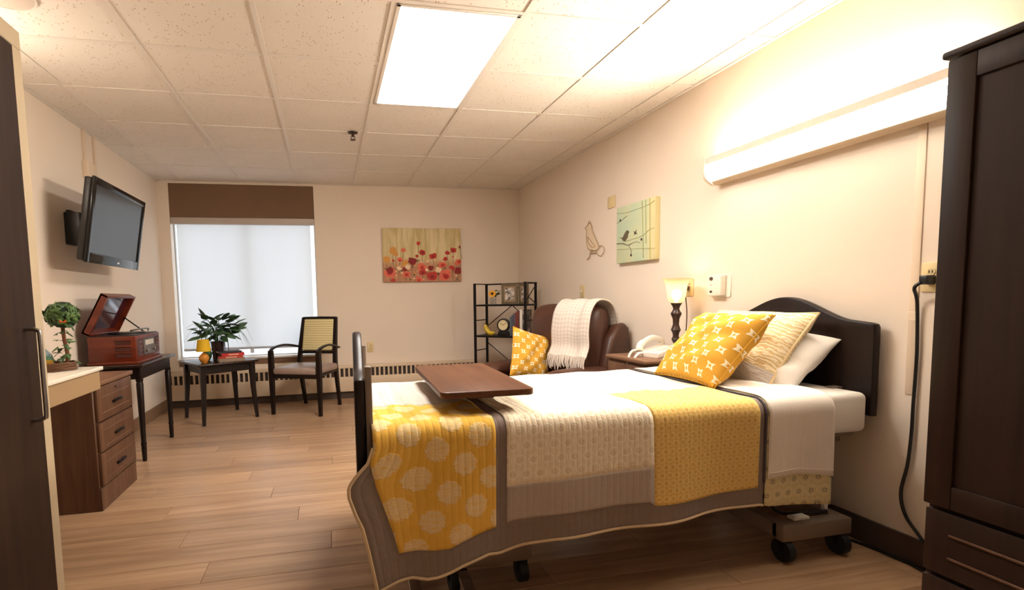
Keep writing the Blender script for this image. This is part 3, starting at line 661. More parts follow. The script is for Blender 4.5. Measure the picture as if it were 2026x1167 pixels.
obj('wing', tube(B(), spline(hw_([(4.33, 1.66), (4.25, 1.60), (4.2, 1.56), (4.25, 1.56), (4.31, 1.60), (4.33, 1.66)]), 4), .003, 6), WIRE, t)
obj('comb', tube(B(), spline(hw_([(4.27, 1.765), (4.29, 1.79), (4.31, 1.785), (4.325, 1.765)]), 3), .003, 6), WIRE, t)
# ------------------------------------------------------------------ corner etagere and what stands on it
sa = R(-45)
t = thing('bookshelf', 'black metal open bookshelf standing across the far corner', 'shelf', (3.32, 5.52, 0), sa)   # local x = width, local y = depth (back)
SW, SD = .60, .28
for x in (0, SW):
    for y in (0, SD): obj('post', box(B(), (x-.012, y-.012, 0), (x+.012, y+.012, 1.288), .002, 1), BLACKM, t)
SHZ = (1.055, .715, .375, .06)
for z in SHZ: obj('shelf_board', box(B(), (-.012, -.012, z-.018), (SW+.012, SD+.012, z), .002, 1), BLACKM, t)
for x in (0, SW):
    for z in (1.282, .88, .545, .21): obj('rung', cyl(B(), (x, 0, z), (x, SD, z), .006, n=8), BLACKM, t)
obj('top_rail', cyl(B(), (0, SD, 1.28), (SW, SD, 1.28), .008, n=8), BLACKM, t)
for a, c in (((SW, SD, 1.06), (.35, SD, 1.27)), ((0, SD, .80), (.32, SD, 1.04)), ((SW, SD, .80), (.32, SD, 1.04)), ((0, SD, .62), (.3, SD, .40)), ((SW, SD, .62), (.3, SD, .40))): obj('brace', cyl(B(), a, c, .005, n=8), BLACKM, t)
obj('side_brace', cyl(B(), (SW, .02, 1.09), (SW, SD-.01, 1.25), .005, n=8), BLACKM, t)
cs, sn = cos(sa), sin(sa)
def on(x, y, z): return (3.32+x*cs-y*sn, 5.52+x*sn+y*cs, z)
FRM = wood('grey_frame_wood', (98, 84, 64), (122, 106, 82), .6, 2, 2)
def frame(label, x, y, w, h, rz, sep):
    t = thing('photo_frame', label, 'photo frame', on(x, y, 1.055), sa+rz)
    b = B(); bw = .026
    for a, c in (((-w/2, 0), (-w/2+bw, h)), ((w/2-bw, 0), (w/2, h)), ((-w/2+bw, 0), (w/2-bw, bw)), ((-w/2+bw, h-bw), (w/2-bw, h))): box(b, (a[0], -.009, a[1]), (c[0], .009, c[1]), .003, 1)
    obj('frame', b, FRM, t)
    obj('mat_board', box(B(), (-w/2+bw-.002, -.003, bw-.002), (w/2-bw+.002, .004, h-bw+.002)), plain('mat_board', (150, 126, 96), .8), t, smooth=False)
    k = NT('snapshot', .5); n = k.noise(k.coord('Object', (1, 1, 1)), sep, 3, .6, dist=.6); k.color(k.mix(k.ss(n, .38, .62), lin((70, 58, 56)), lin((208, 196, 182))))
    obj('photograph', box(B(), (-w/2+bw+.014, -.0045, bw+.02), (w/2-bw-.014, -.002, h-bw-.02)), k.m, t, smooth=False)
frame('left brown picture frame with a faded photo on the top shelf', .375, .10, .18, .222, R(12), 22)
frame('right narrow picture frame against the shelf post on the top shelf', .532, .11, .13, .222, R(-14), 26)
t = thing('sunflower_vase', 'yellow artificial sunflower in a small glass jar on the top shelf', 'flowers', on(.17, .11, 1.055))
k = NT('jar_glass', .05); k.color((.85, .82, .76)); k.b.inputs['Transmission Weight'].default_value = .85; k.b.inputs['IOR'].default_value = 1.2
obj('jar', lathe(B(), [(.001, 0), (.03, 0), (.032, .004), (.032, .07), (.029, .075), (.027, .07), (.028, .006), (.001, .005)], 18), k.m, t)
obj('stem', tube(B(), spline([(0, 0, .01), (-.01, -.01, .08), (-.02, -.03, .115)], 4), .003, 6), LEAFD, t)
YP = plain('sunflower_petal', (238, 170, 40), .6, var=.15)
hd = obj('flower_head', lathe(B(), [(.001, .004), (.014, .003), (.018, -.004), (.001, -.006)], 14), plain('sunflower_seed', (64, 34, 16), .9), t)
hd.location = (-.022, -.036, .118); hd.rotation_euler = (R(78), 0, R(-25))
o0 = None
for i in range(14):
    a = 2*pi*i/14
    if o0 is None: o0 = obj('petal', leafmesh(.032, .009, .1, n=3), YP, hd, mod=.001); q = o0
    else:
        q = inst('petal', o0.data, hd); md = q.modifiers.new('thickness', 'SOLIDIFY'); md.thickness = .001
    q.location = (.014*cos(a), .014*sin(a), 0); q.rotation_euler = (0, 0, a)
o0 = None
for i in range(16):
    a = rnd.uniform(0, 2*pi); p = (.03+.03*rnd.random(), .01+.03*rnd.random(), .08+.07*rnd.random())
    if o0 is None: q = o0 = obj('leaf', leafmesh(.05, .015, .2, n=3), LEAFI, t, mod=.001)
    else: q = inst('leaf', o0.data, t); q.modifiers.new('thickness', 'SOLIDIFY').thickness = .001
    q.location = p; q.rotation_euler = orient((cos(a), sin(a), .5), rnd.uniform(-1, 1))
# mantel clock
t = thing('mantel_clock', 'black round-topped clock with cream face on the middle shelf', 'clock', on(.315, .07, .715), sa+R(6))
pts = [(-.062, 0), (.062, 0), (.062, .03), (.056, .045)]+[(.072*cos(a), .115+.072*sin(a)) for a in lsp(-.95, pi+.95, 22)]+[(-.056, .045), (-.062, .03)]
obj('case', prism(B(), pts, 1, -.02, .025, .003), plain('clock_case', (22, 18, 18), .35), t)
ring = [(.056*cos(a), .116+.056*sin(a)) for a in lsp(0, 2*pi*31/32, 32)]
obj('dial', prism(B(), ring, 1, -.024, -.019), plain('clock_dial', (226, 210, 164), .5, var=.02), t, smooth=False)
obj('bezel', tube(B(), [(.059*cos(a), -.023, .116+.059*sin(a)) for a in lsp(0, 2*pi*31/32, 32)], .0045, 6, closed=True), BLACKP, t)
for a, L in ((R(148), .036), (R(32), .042)): obj('hand', tube(B(), [(0, -.0255, .116), (L*cos(a), -.0255, .116+L*sin(a))], .002, 5), BLACKP, t)
for i in range(12):
    a = 2*pi*i/12; obj('hour_mark', box(B(), (.045*cos(a)-.0015, -.0248, .116+.045*sin(a)-.0015), (.045*cos(a)+.0015, -.0238, .116+.045*sin(a)+.0015)), BLACKP, t, smooth=False)
# banana ornament
t = thing('banana', 'yellow banana shaped ornament at the left of the middle shelf', 'ornament', on(.13, .10, .715), sa)
pts = spline([(-.055, 0, .118), (-.052, 0, .10), (-.04, 0, .06), (-.005, 0, .026), (.035, 0, .024), (.058, 0, .032)], 5); N = len(pts)
obj('peel', tube(B(), pts, [.005+.021*math.sin(pi*min(1, max(0, i/(N-1))))**.6 for i in range(N)], 7), plain('banana_peel', (226, 190, 42), .5, var=.1), t)
obj('stalk', tube(B(), [(-.055, 0, .117), (-.057, 0, .132)], .005, 7), plain('stalk', (120, 96, 40), .6), t)
# row of books on the middle shelf
x = .405
for i, (wd, h, dp, c, lab) in enumerate(((.022, .205, .15, (84, 92, 104), 'grey-blue book leftmost in the middle shelf row'), (.02, .225, .16, (70, 78, 92), 'slate blue book second in the middle shelf row'),
        (.026, .245, .16, (92, 74, 82), 'mauve book third in the middle shelf row'), (.02, .265, .165, (120, 42, 36), 'dark red book fourth in the middle shelf row'),
        (.024, .27, .17, (96, 50, 40), 'brown book fifth in the middle shelf row'), (.03, .285, .17, (232, 224, 212), 'tall white book in the middle shelf row'), (.03, .282, .17, (46, 38, 42), 'dark picture-covered book against the shelf side'))):
    t = thing('book', lab, 'book', on(x+wd/2, .03, .715), sa, 'books on the corner shelf')
    CB = plain('shelf_cover_%d' % i, c, .45, var=.12, vs=18)
    if i == 6:
        k = NT('jacket', .4); n = k.noise(k.coord('Object'), 14, 3, .6); k.color(k.mix(k.ss(n, .45, .65), lin((40, 32, 38)), lin((176, 158, 146)))); CB = k.m
    obj('spine', box(B(), (-wd/2, -.002, 0), (wd/2, .002, h), .0015, 2), CB, t)
    obj('cover', box(B(), (-wd/2, 0, 0), (-wd/2+.002, dp, h), .0006, 1), CB, t); obj('cover', box(B(), (wd/2-.002, 0, 0), (wd/2, dp, h), .0006, 1), CB, t)
    obj('pages', box(B(), (-wd/2+.002, .003, .003), (wd/2-.002, dp-.003, h-.003)), plain('pages_b', (222, 210, 188), .8), t, smooth=False)
    if i in (3, 4, 5):
        for z in (.05, .03): obj('spine_band', box(B(), (-wd/2-.0003, -.0026, z), (wd/2+.0003, -.0015, z+.012)), BLACKP if i == 5 else plain('gilt', (190, 150, 90), .4), t, smooth=False)
    x += wd+.0012

# ------------------------------------------------------------------ recliner
k = NT('brown_leather', .42, 0, .45); v = k.coord('Object'); n = k.noise(v, 5, 4, .6)
k.color(k.mix(n, lin((54, 31, 22)), lin((86, 52, 38)))); k.bump(k.noise(v, 180, 4), .15, .003); LEA = k.m
t = thing('recliner', 'brown leather recliner against the right wall', 'armchair', (3.48, 3.86, 0), R(22))   # front faces -x
obj('base', box(B(), (-.48, -.36, .03), (.38, .36, .30), .03, 3), LEA, t)
obj('seat_cushion', box(B(), (-.50, -.29, .26), (.16, .29, .445), .06, 5), LEA, t)
obj('footrest', box(B(), (-.56, -.30, .07), (-.47, .30, .38), .04, 4), LEA, t)
# puffy back: rows of profile rings swept over the width
rings = []
prof = [(.02, .36), (.035, .5), (.055, .68), (.04, .84), (.07, .98), (.13, 1.055), (.21, 1.065), (.28, 1.02), (.32, .9), (.33, .7), (.34, .4)]
for yv in lsp(-.35, .35, 15):
    e = abs(yv)/.35; sh = 1-e**6*.5; cxm, czm = .19, .7
    rings.append([Vector((cxm+(px-cxm)*(sh if e > .5 else 1), yv, czm+(pz-czm)*(1-.12*e**5))) for px, pz in [(q.x, q.z) for q in spline([(a, 0, c) for a, c in prof], 3)]])
obj('backrest', tube_rings(B(), rings), LEA, t, ang=70)
obj('back_roll', tube(B(), [(.05, -.31, .60), (.045, 0, .60), (.05, .31, .60)], [.05, .075, .05], 14), LEA, t)
for s in (-1, 1):
    obj('side_wing', prism(B(), [(.08, .30), (.14, .62), (.20, .80), (.28, .90), (.36, .915), (.415, .88), (.435, .7), (.42, .30)], 1, s*.33, s*.43, .03), LEA, t, ang=50)
    b = B(); box(b, (-.46, s*.29, .05), (.2, s*.43, .50), .03, 3); obj('arm_panel', b, LEA, t)
    obj('armrest', tube(B(), spline([(-.50, s*.36, .40), (-.505, s*.36, .47), (-.47, s*.36, .515), (-.3, s*.36, .535), (0, s*.36, .53), (.2, s*.36, .525)], 5), [.05, .06, .065, .07]+[.085]*10+[.092]*8+[.09]*4, 14, flat=.75), LEA, t)
# knitted throw over the back
k = NT('knit_throw', .95, 0, .1); vv = k.coord('UV', (1, 1, 1)); ck = k.n('ShaderNodeTexChecker'); ck.inputs['Scale'].default_value = 46; k.t.links.new(k.coord('UV', (1, 1, 1), (0, 0, .785)), ck.inputs[0])
n = k.noise(vv, 160, 2); k.color(k.mix(k.m_('ADD', k.m_('MULTIPLY', ck.outputs['Fac'], .45), k.m_('MULTIPLY', n, .4)), lin((198, 184, 172)), lin((228, 218, 208)))); k.bump(k.m_('ADD', ck.outputs['Fac'], n), .5, .006); KN = k.m
t2 = thing('knit_throw', 'white knitted throw with fringe draped over the recliner back', 'blanket', (3.48, 3.86, 0), R(22))
path = spline([(-.045, 0, .665), (-.02, 0, .69), (.012, 0, .75), (.015, 0, .86), (.045, 0, 1.0), (.115, 0, 1.085), (.21, 0, 1.095), (.30, 0, 1.045), (.352, 0, .92), (.36, 0, .75), (.37, 0, .6)], 6); NP = len(path)
def thr(u, v):
    p = path[int(round(v*(NP-1)))]
    return (p.x-.006*sin(u*9+1)*(1-v)-.01*(u < .25), -.375+u*.36+.02*sin(v*4)-(.035*(1-v))*(.5-u), p.z+.005*sin(u*14))
obj('weave', sheet(B(), thr, lsp(0, 1, 25), lsp(0, 1, NP), lambda u, v: (u*.36, v*1.35)), KN, t2, mod=.012, ang=80)
b = B(); rf = random.Random(4)
for i in range(38):
    u = (i+.5)/38; p = thr(u, 0); L = rf.uniform(.075, .105)
    tube(b, spline([(p[0], p[1], p[2]+.01), (p[0]-.015+rf.uniform(-.006, .006), p[1]+rf.uniform(-.005, .005), p[2]-L*.5), (p[0]-.02+rf.uniform(-.01, .01), p[1]+rf.uniform(-.012, .012), p[2]-L)], 3), [.0052]*6+[.003], 5)
fr = obj('fringe', b, KN, t2); fr['kind'] = 'stuff'

# ------------------------------------------------------------------ cushions and pillows
def pillow(w, h, th, pinch=.06, nu=28, seed=0, wr=.006):
    b = B(); r_ = random.Random(seed); ph = [r_.uniform(0, 6) for _ in range(6)]
    def side(s):
        def f(u, v):
            x = u*(1-pinch*(1-v*v)); y = v*(1-pinch*(1-u*u))
            q = max(0, (1-u**4))*max(0, (1-v**4)); z = th*q**.62
            z += wr*q*(sin(5*u+7*v+ph[0])+sin(9*u-6*v+ph[1])+.6*sin(13*v+4*u+ph[2]))
            e = (abs(u)*abs(v))**3
            return (x*w/2, y*h/2, s*z+e*.01*sin(ph[3]+u*3))
        return f
    us = [math.sin(a) for a in lsp(-pi/2, pi/2, nu)]
    sheet(b, side(1), us, us, lambda u, v: (u*w/2, v*h/2)); sheet(b, side(-1), us, us, lambda u, v: (u*w/2, v*h/2))
    bmesh.ops.remove_doubles(b, verts=b.verts[:], dist=.0004); bmesh.ops.recalc_face_normals(b, faces=b.faces[:])
    return b
def edge_piping(w, h, pinch, m, parent, r=.004):
    pts = []
    for i in range(64):
        s = i/16; q = int(s) % 4; f = (s-int(s))*2-1
        u, v = ((f, -1), (1, f), (-f, 1), (-1, -f))[q]
        pts.append((u*(1-pinch*(1-v*v))*w/2, v*(1-pinch*(1-u*u))*h/2, 0))
    return obj('piping', tube(B(), pts, r, 6, closed=True), m, parent)
def motif_cells(k, size, rot=0):
    """cell-local coords a,b in [-.5,.5] of a half-drop lattice"""
    x, y, _ = k.xyz(k.coord('UV', (1/size, 1/size, 1), (0, 0, rot)))
    return (k.m_('SUBTRACT', k.m_('FRACT', x), .5), k.m_('SUBTRACT', k.m_('FRACT', y), .5))
k = NT('mustard_embroidered', .85, 0, .15); a, c = motif_cells(k, .065, R(45))
# four-pointed star outline (points on the cushion's axes)
aa, cc_ = k.m_('ABSOLUTE', k.m_('MULTIPLY', k.m_('ADD', a, c), .7071)), k.m_('ABSOLUTE', k.m_('MULTIPLY', k.m_('SUBTRACT', a, c), .7071))
mxx, mnn = k.m_('MAXIMUM', aa, cc_), k.m_('MINIMUM', aa, cc_)
d = k.m_('ADD', mxx, k.m_('MULTIPLY', k.m_('SUBTRACT', mxx, mnn), .55))
wob = k.noise(k.coord('UV'), 90, 2); d = k.m_('ADD', d, k.m_('MULTIPLY', k.m_('SUBTRACT', wob, .5), .10))
band = k.m_('MULTIPLY', k.ss(d, .10, .13), k.ss(d, .285, .255))
n = k.noise(k.coord('UV'), 25, 3); k.color(k.mix(band, k.mix(n, lin((196, 144, 48)), lin((210, 160, 62))), lin((238, 224, 196)))); k.bump(k.m_('ADD', band, k.m_('MULTIPLY', k.noise(k.coord('UV'), 400, 2), .25)), .6, .004); MUST = k.m
def place(t, O, X, Y):
    """local x,y axes -> world; O centre"""
    X = Vector(X).normalized(); Z = X.cross(Vector(Y)).normalized(); Y = Z.cross(X)
    t.rotation_euler = Matrix((X, Y, Z)).transposed().to_euler(); t.location = O
t = thing('throw_cushion', 'mustard cushion with white star motifs on the bed', 'cushion', group='mustard cushions')
obj('cover', pillow(.455, .43, .085, .07, seed=1), MUST, t, ang=80); edge_piping(.455, .43, .07, MUST, t)
place(t, (3.545, 2.175, .868), (0.05, 1, 0), (.28, 0.0, .30))
t = thing('throw_cushion', 'mustard cushion with white star motifs on the recliner seat', 'cushion', group='mustard cushions')
k2 = MUST
obj('cover', pillow(.40, .40, .07, .07, seed=2), MUST, t, ang=80); edge_piping(.40, .40, .07, MUST, t)
place(t, (3.33, 3.93, .655), (.34, .10, -.10), (.17, .13, .27))

k = NT('sham_ikat', .85, 0, .15); xx, yy, _ = k.xyz(k.coord('UV'))
wv = k.n('ShaderNodeTexWave', bands_direction='Y'); wv.inputs['Scale'].default_value = 16; wv.inputs['Distortion'].default_value = 9; wv.inputs['Detail'].default_value = 3; wv.inputs['Detail Scale'].default_value = 2.5; k.t.links.new(k.coord('UV', (.55, 1, 1)), wv.inputs[0])
ik = k.mix(k.ss(wv.outputs['Fac'], .1, .9), lin((216, 188, 136)), lin((238, 224, 194)))
gry = k.mix(k.noise(k.coord('UV'), 60, 2), lin((186, 176, 168)), lin((204, 196, 188)))
k.color(k.mix(k.ss(yy, -.120, -.124), ik, gry)); k.bump(k.m_('ADD', wv.outputs['Fac'], k.noise(k.coord('UV'), 120, 2)), .25, .004); SHAM = k.m
t = thing('pillow_sham', 'large cream ikat pillow sham leaning behind the mustard cushion', 'pillow')
obj('cover', pillow(.66, .44, .09, .05, seed=3, wr=.008), SHAM, t, ang=80); edge_piping(.66, .44, .05, plain('sham_edge', (226, 204, 158), .9), t, .006)
place(t, (3.80, 2.27, .852), (.06, 1, 0), (.24, -.03, .33))
t = thing('bed_pillow', 'plain white pillow tucked behind the patterned sham', 'pillow')
obj('case', pillow(.70, .36, .085, .03, seed=5, wr=.012), LINEN, t, ang=80)
place(t, (3.845, 2.235, .80), (0, 1, 0), (.17, 0, .14))

# ------------------------------------------------------------------ nightstand, phone, lamp
t = thing('nightstand', 'walnut nightstand between the bed and the recliner', 'nightstand', (3.80, 2.94, 0))
obj('body', box(B(), (-.225, -.205, .06), (.24, .205, .712), .004, 1), LAM2, t)
obj('top', box(B(), (-.25, -.22, .712), (.245, .22, .737), .008, 3), LAM2Y, t)
obj('plinth', box(B(), (-.205, -.19, 0), (.235, .19, .06), .002, 1), LAM2, t)
for z0, z1 in ((.53, .695), (.30, .52), (.075, .29)):
    d = obj('drawer', box(B(), (-.243, -.195, z0), (-.224, .195, z1), .004, 2), LAM2, t)
    zc = (z0+z1)/2; x = -.243
    obj('handle', tube(B(), spline([(x, -.05, zc-.006), (x-.012, -.047, zc), (x-.02, -.02, zc+.006), (x-.02, .02, zc+.006), (x-.012, .047, zc), (x, .05, zc-.006)], 4), .006, 8), BLACKM, d)
t = thing('desk_telephone', 'cream desk telephone with coiled cord on the nightstand', 'telephone', (3.80, 2.935, .737), R(-75))
obj('base', prism(B(), [(-.11, 0), (.11, 0), (.11, .055), (.09, .062), (-.11, .028)], 0, -.085, .085, .006), WHITEP, t)
obj('handset', tube(B(), spline([(-.062, .10, .052), (-.062, .095, .085), (-.062, .06, .105), (-.062, 0, .112), (-.062, -.06, .092), (-.062, -.10, .068), (-.062, -.108, .038)], 5), [.024]*4+[.022]*4+[.017]*14+[.022]*5+[.025]*4, 12, flat=.85), WHITEP, t)
pad = obj('keypad', box(B(), (-.02, -.075, .044), (.07, .06, .05), .003, 1, Matrix.Rotation(R(9), 4, 'X')), plain('keypad', (206, 200, 190), .5), t)
for i in range(3):
    for j in range(4): obj('key', box(B(), (-.012+.026*i, -.06+.028*j, .05), (.006+.026*i, -.044+.028*j, .054), .001, 1, Matrix.Rotation(R(9), 4, 'X')), WHITEP, pad)
hx0 = Vector((-.062, -.105, .03)); cpts = []
base_path = spline([(-.062, -.108, .04), (-.075, -.16, .03), (-.06, -.205, -.01), (-.05, -.215, -.07), (-.02, -.215, -.075), (-.015, -.205, -.01), (-.03, -.15, .02), (-.04, -.105, .02)], 10)
obj('handset_cord', tube(B(), [p+.0*Vector((0, 0, 1)) for p in base_path], [.0075+.0018*((i % 2)*2-1) for i in range(len(base_path))], 8), WHITEP, t)
t = thing('bedside_lamp', 'lit bedside lamp with dark turned stem and trumpet glass shade', 'lamp', (3.895, 2.9, .737))
TUR = plain('turned_bronze', (54, 34, 26), .35, .2)
obj('base', lathe(B(), [(.001, 0), (.065, 0), (.068, .01), (.05, .022), (.03, .03), (.018, .05), (.001, .05)], 24), TUR, t)
obj('stem', lathe(B(), [(.001, .045), (.014, .045), (.012, .075), (.02, .09), (.026, .105), (.017, .125), (.02, .145), (.03, .165), (.024, .18), (.018, .2), (.02, .235), (.031, .262), (.033, .27), (.022, .287), (.018, .3), (.024, .318), (.033, .33), (.034, .336), (.001, .336)], 16), TUR, t)
k = NT('frosted_glass', .5); tr = k.n('ShaderNodeBsdfTranslucent'); tr.inputs[0].default_value = (.66, .58, .46, 1); gs = k.n('ShaderNodeBsdfTransparent'); gs.inputs[0].default_value = (.95, .86, .72, 1)
k.color(lin((225, 205, 175))); m1 = k.n('ShaderNodeMixShader'); m1.inputs[0].default_value = .55; m2 = k.n('ShaderNodeMixShader'); m2.inputs[0].default_value = .45
k.t.links.new(k.b.outputs[0], m1.inputs[1]); k.t.links.new(tr.outputs[0], m1.inputs[2]); k.t.links.new(m1.outputs[0], m2.inputs[1]); k.t.links.new(gs.outputs[0], m2.inputs[2]); k.t.links.new(m2.outputs[0], k.out.inputs[0])
obj('glass_shade', lathe(B(), [(.030, .334), (.046, .35), (.054, .375), (.058, .41), (.063, .445), (.073, .472), (.088, .49), (.0885, .492), (.085, .492), (.07, .472), (.060, .445), (.055, .41), (.051, .375), (.043, .352), (.028, .337)], 32, caps=False), k.m, t)
obj('bulb', lathe(B(), [(.002, .338), (.012, .34), (.014, .356), (.026, .374), (.03, .392), (.026, .41), (.014, .42), (.002, .422)], 18), emit('bulb_glow', (1, .84, .6), 5), t)
pl_ = bpy.data.lights.new('bulb_light', 'POINT'); pl_.energy = BULB_W; pl_.color = (1, .8, .55); pl_.shadow_soft_size = .02
lo = bpy.data.objects.new('bulb_light', pl_); COL.objects.link(lo); lo.parent = t; lo.location = (0, 0, .45)
# ------------------------------------------------------------------ adjustable bed
t = thing('adjustable_bed', 'adjustable care bed with dark arched headboard and footboard', 'bed', (2.9, 2.19, 0))
def arch(y0, y1, z0, zs, zp, sh=.1):
    pts = [(y0, z0), (y1, z0), (y1, zs-.02), (y1-.006, zs-.005), (y1-.02, zs)]
    ya, yb = y1-sh, y0+sh
    for i in range(25):
        f = i/24; y = ya+(yb-ya)*f; e = .5-.5*cos(2*pi*f); pts.append((y, zs+.008+(zp-zs-.008)*e**.85))
    return pts+[(y0+.02, zs), (y0+.006, zs-.005), (y0, zs-.02)]
obj('headboard', prism(B(), arch(-.445, .45, .59, .99, 1.103), 0, 1.085, 1.125, .008), ESP, t)
fb = obj('footboard', prism(B(), arch(0, .88, .47, .865, 1.0), 0, -.018, .018, .01), ESP, t); fb.location = (-1.074, -.435, 0); fb.rotation_euler = (0, 0, R(-2.6))
obj('foot_post', box(B(), (-1.054, -.43, .40), (-1.03, -.395, .905), .004, 2), GREIGE, t); obj('foot_post', box(B(), (-1.014, .40, .40), (-.99, .435, .905), .004, 2), GREIGE, t)
obj('side_rail', box(B(), (-1.05, -.35, .46), (1.05, -.31, .52), .004, 1), GREIGE, t); obj('side_rail', box(B(), (-1.05, .31, .46), (1.05, .35, .52), .004, 1), GREIGE, t)
obj('deck', box(B(), (-1.0, -.40, .50), (1.06, .40, .52), .003, 1), GREIGE, t)
for y in (-.3, .3): obj('head_bracket', box(B(), (1.03, y-.02, .47), (1.086, y+.02, .70), .003, 1), GREIGE, t)
for y in (-.3, .3): obj('foot_bracket', box(B(), (-1.05, y-.02, .42), (-.99, y+.02, .50), .003, 1), GREIGE, t)
def caster(parent, x, y, r=.048):
    c = obj('caster', cyl(B(), (x-.016, y, r), (x+.016, y, r), r, n=20), RUBBER, parent)
    obj('caster_fork', box(B(), (x-.024, y-.014, r-.004), (x+.024, y+.014, 2*r+.018), .006, 2), BLACKM, c); return c
for x0, x1, yn, yf in ((.66, .96, -.44, .36), (-.74, -.44, -.31, .36)):
    for x in (x0, x1): obj('base_beam', box(B(), (x-.025, yn, .10), (x+.025, yf, .165), .006, 2), GREIGE, t)
    for y in (yn, yf):
        obj('cross_beam', box(B(), (x0-.025, y-.03, .095), (x1+.025, y+.03, .165), .006, 2), GREIGE, t)
        for x in (x0+.01, x1-.01): caster(t, x, y)
    for s in (-1, 1): obj('lift_arm', tube(B(), [((x0+x1)/2, s*.25, .13), ((x0+x1)/2+(.22 if x0 < 0 else -.22), s*.25, .49)], .022, 8, flat=.6), GREIGE, t)
obj('spine_beam', box(B(), (-.45, -.04, .115), (.67, .04, .16), .006, 2), GREIGE, t)
obj('motor', box(B(), (-.2, -.06, .30), (.2, .06, .42), .02, 3), BLACKP, t); obj('motor_link', tube(B(), [(0, 0, .16), (0, 0, .31)], .02, 8), GREIGE, t)
obj('motor_hanger', box(B(), (-.03, -.34, .42), (.03, .34, .46), .003, 1), GREIGE, t)
obj('bed_cable', tube(B(), spline([(.70, -.2, .40), (.69, -.28, .26), (.72, -.36, .175), (.82, -.39, .172), (.93, -.40, .172)], 6), .007, 8), BLACKP, t)
obj('cable_clip', box(B(), (.72, -.44, .165), (.80, -.40, .178), .003, 1), WHITEP, t); obj('cable_clip', box(B(), (.93, -.39, .165), (.95, -.37, .20), .003, 1), WHITEP, t)

m = thing('mattress', 'white sheeted mattress showing at the head of the bed', 'mattress', (2.93, 2.19, .521))
obj('fitted_sheet', box(B(), (-1.03, -.44, 0), (1.052, .44, .172), .028, 4), LINEN, m)

# ------------------------------------------------------------------ quilt
HEM = [(1.70, .150), (1.865, .152), (1.942, .174), (1.982, .177), (2.036, .163), (2.074, .166), (2.116, .179), (2.166, .198), (2.264, .216), (2.307, .209), (2.399, .227), (2.513, .24), (2.715, .252), (2.926, .261), (3.147, .272), (3.402, .279), (3.415, .275), (3.45, .268), (3.60, .255), (3.8, .247)]
FOOT = [(.64, 1.862), (.593, 1.842), (.556, 1.802), (.524, 1.777), (.489, 1.777), (.425, 1.798), (.381, 1.817), (.302, 1.834), (.237, 1.846), (.156, 1.86), (.05, 1.86)]
def ip(T_, x):
    inv = T_[0][0] > T_[-1][0]
    for (a, b_), (c, d_) in zip(T_, T_[1:]):
        if (a <= x <= c) or (inv and c <= x <= a): return b_+(d_-b_)*(x-a)/(c-a)
    lo = T_[0] if (x < T_[0][0]) != inv else T_[-1]
    return lo[1]
YN, RR, ZT, YFAR = 1.705, .055, .701, 2.675
RA = RR*pi/2; TW = YFAR-YN-2*RR; XE = 3.415
def prof_(t, d):
    """cross-section: t=0 near top edge, t>0 down the near side, t<0 across the top"""
    r = RR+d
    if t > RA: return YN-d, ZT-RR-(t-RA)
    if t > 0: a = t/RR; return YN+RR-r*sin(a), ZT-RR+r*cos(a)
    if t > -TW: return YN+RR-t, ZT+d
    t = -t-TW
    if t < RA: a = t/RR; return YFAR-RR+r*sin(a), ZT-RR+r*cos(a)
    return YFAR+d, ZT-RR-(t-RA)
def LD(x): return RA+ZT-RR-ip(HEM, x)
def SQ(s, t, d=0.0):
    x1 = 1.862+(XE-1.862)*s
    y, z = prof_(t, d)
    xf = ip(FOOT, z) if t > 0 else 1.862
    x = x1+(xf-1.862)*max(0, 1-s/.15)**1.3
    f = max(0, min(1, t/.5))
    y += -.012*f*sin(x*15+.6) - .016*f*sin(x*6.3+2) - (.03*max(0, 1-(x-1.76)/.25) if x < 2.01 else 0)*min(1, max(0, t/.12))
    if t < 0: z += .004*sin(x*23)*sin(t*19)+.0025*sin(x*90)*(1 if t > -TW else 0)
    z -= .03*max(0, 1-(x-1.862)/.10)*(1 if t < .05 else 0)*0
    return (x, y, z)
def XS(x): return (x-1.862)/(XE-1.862)
def qpanel(b, s0, s1, t0, t1, d, sl=None, ns=None, nt=None):
    """panel between s0..s1 and t0(s)..t1(s); sl(t) may push the foot boundary"""
    f0 = t0 if callable(t0) else (lambda s: t0); f1 = t1 if callable(t1) else (lambda s: t1)
    ns = ns or max(4, int((s1-s0)*60)); nt = nt or 40
    def pt(p, q):
        s = s0+(s1-s0)*p; t = f0(s)+(f1(s)-f0(s))*q
        if sl: a = sl(t); s = a+(s1-a)*p
        return s, t
    return sheet(b, lambda p, q: SQ(*pt(p, q), d), lsp(0, 1, ns), lsp(0, 1, nt), lambda p, q: ((lambda st: (st[0]*1.553, st[1]))(pt(p, q))))
def quilt_bump(k, extra=None, pitch=.026):
    x, y, _ = k.xyz(k.coord('UV')); w_ = k.m_('ABSOLUTE', k.m_('SINE', k.m_('MULTIPLY', x, pi/pitch)))
    cr = k.noise(k.coord('UV', (70, 22, 1)), 1, 2)
    h = k.m_('ADD', k.m_('POWER', w_, .5), k.m_('MULTIPLY', cr, .9))
    if extra is not None: h = k.m_('ADD', h, extra)
    k.bump(h, .3, .005)
def cloth(name, c1, c2, pitch=.026):
    k = NT(name, .92, 0, .12); k.color(k.mix(k.noise(k.coord('UV', (1, 1, 1)), 45, 3), lin(c1), lin(c2))); quilt_bump(k, None, pitch); return k.m
GREY_D = cloth('quilt_dark_grey', (132, 118, 112), (146, 132, 124)); GREY_M = cloth('quilt_mid_grey', (176, 164, 154), (190, 178, 168)); TAUPE = cloth('quilt_taupe', (212, 202, 190), (222, 212, 200)); CREAMW = cloth('quilt_white', (236, 228, 214), (244, 238, 226))
